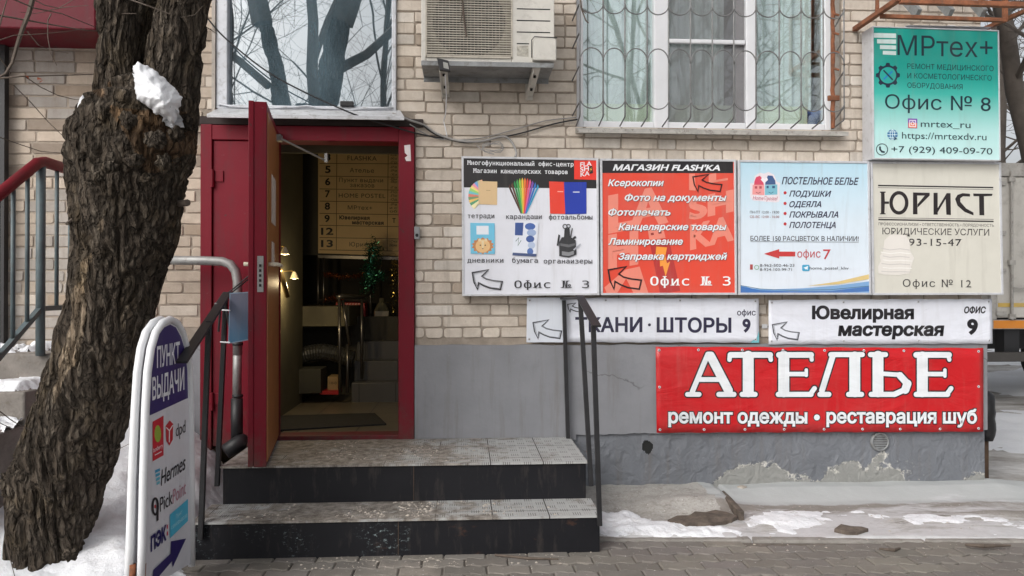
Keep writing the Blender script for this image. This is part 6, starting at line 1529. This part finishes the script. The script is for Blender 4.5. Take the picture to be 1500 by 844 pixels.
# directory board
YD = 8.03; pd = flatproj(YD)
r = thing('directory_board', 'tan directory board listing office numbers above the lobby stairs', 'sign board', tuple(pd(530, 372)))
m = MB(); m.slab([(466, 371), (640, 377), (640, 208), (466, 204)], pd, 0, .012); obj('board', m, mat('tan_board', (0.72, 0.52, 0.26), .5, .06, 3), r)
S = Sign(r, pd, 460, 200, 4.686); S.k = 2; tb = (20, 14, 10)
rows_ = [(118, 112), (185, 186), (272, 278), (360, 367), (444, 452), (528, 536), (610, 618), (694, 702), (778, 786)]
for a, b in rows_[1:]: S.line('rule', (70, 45, 22), [(38, a), (700, b+3)], 4)
S.line('rule', (70, 45, 22), [(157, 60), (153, 780)], 4); S.line('rule', (70, 45, 22), [(510, 60), (502, 786)], 4)
for tx, a, b, y in (('3', 76, 114, 164), ('5', 76, 114, 249), ('6', 76, 112, 333), ('7', 76, 110, 416), ('8', 74, 110, 501), ('9', 72, 108, 586), ('12', 48, 132, 674), ('13', 48, 130, 758)): S.text(tx, a, b, y, 48, tb, bold=.03)
for tx, a, b, y, c_, bd in (('FLASHKA', 230, 430, 163, 33, 0), ('Ателье', 246, 412, 246, 30, 0), ('Пункт выдачи', 172, 474, 312, 29, 0), ('заказов', 248, 414, 347, 29, 0), ('HOME POSTEL', 170, 490, 419, 30, 0), ('МРтех+', 232, 400, 501, 28, 0), ('Ювелирная', 174, 382, 568, 25, .04), ('мастерская', 262, 478, 602, 25, .04), ('Юрист', 244, 390, 754, 30, 0)): S.text(tx, a, b, y, c_, tb, y+4, bold=bd, space=1.1)
for tx, y in (('-Ск', 135), ('-Ко', 160), ('-Гр', 185), ('-Ре', 218), ('-Ре', 243), ('-Хи', 270), ('-Вы', 300), ('-Вр', 318), ('-Гв', 358), ('-По', 390), ('-По', 415), ('-Од', 440), ('-Ре', 475), ('и с', 498), ('об', 522), ('-Ока', 728), ('пом', 755)): S.text(tx, 520, 570, y, 16, tb)
S.text('Т', 538, 560, 592, 30, tb, bold=.03)
m = MB(); m.bar(lp(466, 376, 8.0), lp(640, 380, 8.0), .03, .03); single('trim_bar', m, M['steelrail'], 'pale metal bar running under the directory board', 'trim', tuple(lp(530, 378, 8.0)))
# lamps on the left wall
for k, (px, py, Y_, lb) in enumerate(((417, 366, 5.92, 'small cone lamp on the lobby wall, the upper and nearer of two lit ones'), (431, 402, 6.25, 'small cone lamp on the lobby wall, the lower of two lit ones beside the rail'))):
    q = P(px, py, Y_); t = thing('wall_lamp', lb, 'lamp', (xl, Y_, q.z+.03), 'cone lamps on the lobby wall')
    m = MB(); m.lathe((q.x, q.y, q.z-.035), [(.010, .055), (.015, .047), (.033, .004), (.035, 0), (.031, .004), (.011, .043)], 20); obj('shade', m, mat('lamp_shade_%d' % k, (.75, .68, .52), .5), t, smooth=True)
    m = MB(); m.lathe((q.x, q.y, q.z-.035), [(0, .04), (.010, .036), (.018, .016), (.014, -.002), (0, -.006)], 14); obj('bulb', m, M['bulb'], t, smooth=True)
    m = MB(); m.tube([(xl, Y_, q.z+.025), (q.x-.02, Y_, q.z+.028), (q.x, Y_, q.z+.018)], .006, 6); obj('arm', m, M['brass'], t)
    ld = bpy.data.lights.new('lamp_light', 'POINT'); ld.energy = 5.5; ld.color = (1, .78, .45); ld.shadow_soft_size = .03; lo = bpy.data.objects.new('lamp_light', ld); COL.objects.link(lo); lo.parent = t; lo.location = Vector((q.x, q.y, q.z-.07))-ORG[t.name]
m = MB(); m.tube([lp(411, 397, 5.95), lp(421, 434, 6.15)], .02, 10); m.tube([lp(414, 410, 6.02), Vector((xl, 6.02, lp(414, 410, 6.02).z-.03))], .008, 6)
single('wall_handrail', m, M['brass'], 'short sloping brass handrail on the lobby wall under the lamps', 'handrail', tuple(lp(412, 415, 6.4)), smooth=True)
# stair rails
r = thing('stair_rail', 'dark chrome stair rail with thin posts in the lobby', 'railing', tuple(lp(497, 578, 6.95)))
m = MB(); m.tube([lp(493, 436, 6.95), lp(500, 434, 6.95), lp(530, 436, 7.3), lp(540, 430, 7.5), lp(545, 405, 7.9)], .022, 10); obj('handrail', m, M['steelrail'], r, smooth=True)
for a, b, Y_ in (((497, 437), (498, 578), 6.95), ((530, 438), (530, 555), 7.2), ((502, 440), (512, 505), 7.0), ((509, 505), (509, 576), 7.02), ((541, 365), (544, 500), 7.78), ((557, 365), (558, 435), 8.3)):
    m = MB(); m.tube([lp(*a, Y_), lp(*b, Y_)], .014, 8); obj('post', m, M['steelrail'], r, smooth=True)
r = thing('landing_rail', 'dim landing rail with posts behind the copper tinsel', 'railing', tuple(lp(473, 470, 8.0)))
for px in (466, 474): m = MB(); m.tube([lp(px, 378, 7.95), lp(px, 474, 7.95)], .014, 8); obj('post', m, M['steelrail'], r, smooth=True)
m = MB(); m.tube([lp(466, 440, 7.95), lp(540, 440, 7.95)], .014, 8); obj('bar', m, M['steelrail'], r)
def tinsel(label, pts, rad, n, mt, sz, name='tinsel_garland'):
    m = MB(); rng = random.Random(len(label)); W_ = [P(*p) for p in pts]
    for k in range(n):
        u = rng.random()*(len(W_)-1); i = int(u); c = W_[i].lerp(W_[i+1], u-i)
        dr = Vector((rng.gauss(0, 1), rng.gauss(0, 1), rng.gauss(0, 1))).normalized(); c = c+dr*rad*rng.uniform(.1, 1)
        e = Vector((rng.gauss(0, 1), rng.gauss(0, 1), rng.gauss(0, 1))).normalized()*sz; f = dr.cross(e)*.35
        m.add([c-e, c+f, c+e, c-f], [(0, 1, 2, 3)])
    return single(name, m, mt, label, 'tinsel', tuple(W_[-1]))
M['copper'] = mat('copper_foil', (.55, .20, .07), .25, .3, 40, metal=.9); M['greenfoil'] = mat('green_foil', (.06, .25, .17), .25, .5, 60, metal=.8); M['goldfoil'] = mat('gold_foil', (.6, .45, .14), .25, .4, 50, metal=.9)
tinsel('copper tinsel strung along the upper landing rail', [(474, 402, 7.9), (505, 406, 7.9), (535, 403, 7.9)], .045, 420, M['copper'], .014)
tinsel('copper tinsel clump beside the red box', [(474, 440, 7.9), (490, 436, 7.85), (500, 440, 7.8)], .05, 320, M['copper'], .014)
tinsel('thick green tinsel hanging down in front of the directory board', [(546, 358, 7.7), (548, 372, 7.7), (540, 395, 7.7), (542, 408, 7.7), (538, 430, 7.7)], .11, 1500, M['greenfoil'], .018)
tinsel('thick green tinsel bunched beside the hanging strand', [(545, 402, 7.68), (560, 404, 7.68)], .07, 420, M['greenfoil'], .016)
tinsel('gold tinsel tree at the right edge of the doorway', [(578, 380, 7.9), (577, 420, 7.9), (575, 470, 7.9)], .09, 500, M['goldfoil'], .013)
r = thing('gift_box', 'bright red box standing on the lobby landing', 'box', tuple(lp(513, 475, 7.85)))
pg = flatproj(7.85); m = MB(); m.slab([(490, 475), (537, 475), (534, 444), (492, 443)], pg, 0, .22); obj('box', m, ink(190, 26, 36), r, bevel=.004)
m = MB()
for k in range(9): m.stroke([(494+k*4.3, 450+(k % 3)), (496+k*4.3, 444)], 1.1, pg, .002)
obj('pattern', m, ink(225, 170, 160), r)
r = thing('glass_jar', 'pale carboy jar with a paper label right of the red box', 'jar', tuple(lp(559, 476, 7.85))); q = lp(559, 476, 7.85)
m = MB(); m.lathe(tuple(q), [(0, 0), (.075, 0), (.082, .05), (.08, .14), (.05, .20), (.025, .23), (.025, .27), (0, .27)], 20); obj('jar', m, mat('jar_glass', (.22, .20, .13), .15, .3, 12), r, smooth=True)
m = MB(); m.slab([(549, 467), (569, 467), (569, 456), (549, 456)], flatproj(7.76), 0, .001); obj('label', m, ink(190, 180, 160), r)
# niche under the landing
r = thing('storage_box', 'dark cardboard box under the lobby landing', 'box', tuple(lp(440, 577, 6.95))); m = MB(); m.slab([(421, 578), (470, 576), (470, 541), (421, 542)], flatproj(6.95), 0, .3); obj('carton', m, mat('dark_carton', (.05, .048, .035), .8), r, bevel=.004)
r = thing('storage_box', 'small tan numbered box under the lobby landing behind the rail', 'box', tuple(lp(487, 574, 7.1))); pg = flatproj(7.1); m = MB(); m.slab([(480, 573), (495, 573), (495, 552), (480, 552)], pg, 0, .2); obj('carton', m, mat('tan_carton', (.36, .25, .12), .8), r)
m = MB(); write(m, '10-0', 483, 493, 563, 4, pg, .001); obj('lettering', m, ink(40, 30, 20), r)
m = MB(); m.slab([(468, 578), (496, 578), (496, 573), (468, 573)], flatproj(7.0), 0, .2); single('red_tray', m, ink(170, 30, 30), 'flat red tray on the lobby floor under the tan box', 'tray', tuple(lp(480, 578, 7.0)))
m = MB(); pts = [lp(x, 522+6*sin(x*.05), 7.25) for x in range(432, 520, 2)]; m.tube(pts, [.075+.006*(i % 2) for i in range(len(pts))], 14); single('duct_hose', m, mat('foil_duct', (.10, .10, .095), .4, .4, 30, .5, 60, metal=.6), 'grey ribbed foil duct hose lying in the dark niche', 'hose', tuple(pts[0]))
m = MB(); v = [P(409, 608, 5.7), P(545, 606, 5.75), P(566, 622, 5.5), P(409, 631, 5.42)]
gz_ = lambda px, py: G(px, py, fz)
vs = [gz_(407, 632), gz_(566, 623), gz_(549, 607), gz_(407, 611)]
m.add([v_+Vector((0, 0, .012)) for v_ in vs]+[v_+Vector((0, 0, .001)) for v_ in vs], [(0, 1, 2, 3), (0, 4, 5, 1), (1, 5, 6, 2), (2, 6, 7, 3), (3, 7, 4, 0)])
single('doormat', m, M['mat'], 'worn black rubber doormat just inside the threshold', 'doormat', tuple(vs[0]))
for k, px in enumerate((446, 470)):
    q = P(px, 214, 5.9 if k else 6.6); m = MB(); m.box(q.x-.09, q.x+.09, q.y-.05, q.y+.05, q.z-.01, q.z+.03); t = thing('ceiling_lamp', ('flat unlit ceiling lamp deeper in the lobby', 'flat unlit ceiling lamp just behind the door closer')[k], 'lamp', tuple(q)); obj('diffuser', m, mat('lamp_diffuser_%d' % k, (.5, .46, .36), .4), t, bevel=.005); m = MB(); m.tube([q+Vector((0, 0, .03)), (q.x, q.y, zc)], .008, 6); obj('stem', m, M['steelrail'], t)
# ================================================================== TRUCK BEYOND THE CORNER
YR = 9.3; tx0 = P(1452, 400, YR).x; tx1 = tx0+4.9; zb = P(1480, 466, YR).z; zt = P(1480, 240, YR).z
r = thing('box_truck', 'dirty white box truck parked side-on beyond the building corner', 'truck', (tx0+2.4, YR+1.1, 0))
m = MB(); m.box(tx0, tx1, YR+.045, YR+2.2, zb, zt); obj('cargo_box', m, mat('truck_paint', (.50, .48, .44), .5, .1, 2, dirt=.35), r, bevel=.02)
mt_ = mat('truck_trim', (.36, .345, .32), .6, .2, 6, dirt=.5)
m = MB(); m.box(tx0-.01, tx1+.01, YR-.01, YR+.06, zt-.16, zt+.01); m.box(tx0-.01, tx0+.07, YR-.008, YR+.06, zb-.02, zt-.161); m.box(tx1-.07, tx1+.01, YR-.008, YR+.06, zb-.02, zt-.161); m.box(tx0-.01, tx1+.01, YR-.01, YR+.06, zb-.14, zb-.021); obj('body_rail', m, mt_, r, bevel=.008)
for a, b in [(tx0+.08+k*1.19, tx0+.08+k*1.19+1.165) for k in range(4)]:
    m = MB(); m.box(a, b, YR+.005, YR+.045, zb+.005, zt-.17); d = obj('side_door', m, bpy.data.materials['truck_paint'], r, bevel=.008)
    m = MB(); x = a+.17; m.tube([(x, YR-.03, zb-.02), (x, YR-.03, zt-.1)], .018, 8); obj('locking_bar', m, mt_, d)
    m = MB()
    for z in (zb+.06, zb+.6, (zb+zt)/2+.1, zt-.25): m.box(a-.03, a+.10, YR-.03, YR+.004, z-.025, z+.025)
    for z in (zb+.02, zt-.2, zb+.7): m.box(x-.04, x+.04, YR-.048, YR-.012, z-.03, z+.03)
    obj('hinge', m, mt_, d); m = MB(); m.tube([(x, YR-.05, zb+.38), (x+.3, YR-.05, zb+.38)], .014, 8); obj('door_handle', m, mt_, d)
for k in range(8):
    a = tx0+.02+k*.58; m = MB(); m.box(a, a+.5, YR-.016, YR-.0105, zb-.13, zb-.03); obj('marker_panel', m, ink(*((206, 128, 40) if k % 2 == 0 else (190, 84, 40))), r)
m = MB(); m.box(tx0+.09, tx1-.09, YR-.002, YR+.0049, zb+.14, zb+.19); obj('yellow_stripe', m, ink(190, 160, 84), r)
m = MB(); bz = P(1480, 523, YR).z; m.box(tx0-.25, tx1+.05, YR-.02, YR+.06, bz-.06, bz+.06); obj('underrun_bar', m, mat('bumper_steel', (.06, .055, .05), .6), r, bevel=.01)
m = MB(); m.box(tx0+.22, tx0+.42, YR+.07, YR+.25, bz-.02, zb-.02); obj('bar_bracket', m, M['cable'], r); m = MB(); m.box(tx1-.5, tx1-.3, YR+.07, YR+.2, bz, zb-.1); obj('bar_bracket', m, M['cable'], r)
m = MB(); m.box(tx0+.1, tx1+1.6, YR+.7, YR+.85, .65, zb-.001); m.box(tx0+.1, tx1+1.6, YR+1.4, YR+1.55, .65, zb-.001); obj('chassis_rail', m, M['cable'], r)
for x in (tx0+2.4, tx0+5.6):
    for y in (YR+.12, YR+1.8):
        m = MB(); m.lathe((0, 0, 0), [(.20, 0), (.42, 0), (.46, .04), (.46, .28), (.42, .32), (.20, .32)], 24); m.v = [Vector((x+p.x, y+p.z, .43+p.y)) for p in m.v]; wv = obj('wheel', m, mat('tyre', (.02, .02, .02), .9), r)
        m = MB(); m.lathe((0, 0, 0), [(0, .05), (.1, .05), (.2, .02), (.2, .3), (.1, .27), (0, .27)], 20); m.v = [Vector((x+p.x, y+p.z, .43+p.y)) for p in m.v]; obj('rim', m, M['greysteel'], wv)
m = MB(); m.box(tx1+.1, tx1+1.7, YR+.1, YR+2.1, .6, 2.3); obj('cab', m, bpy.data.materials['truck_paint'], r, bevel=.12, seg=3)
m = MB(); m.box(tx1+.7, tx1+1.5, YR+.09, YR+.0995, 1.45, 2.05); m.box(tx1+1.7005, tx1+1.71, YR+.3, YR+1.9, 1.4, 2.1); obj('cab_window', m, M['dark'], r)
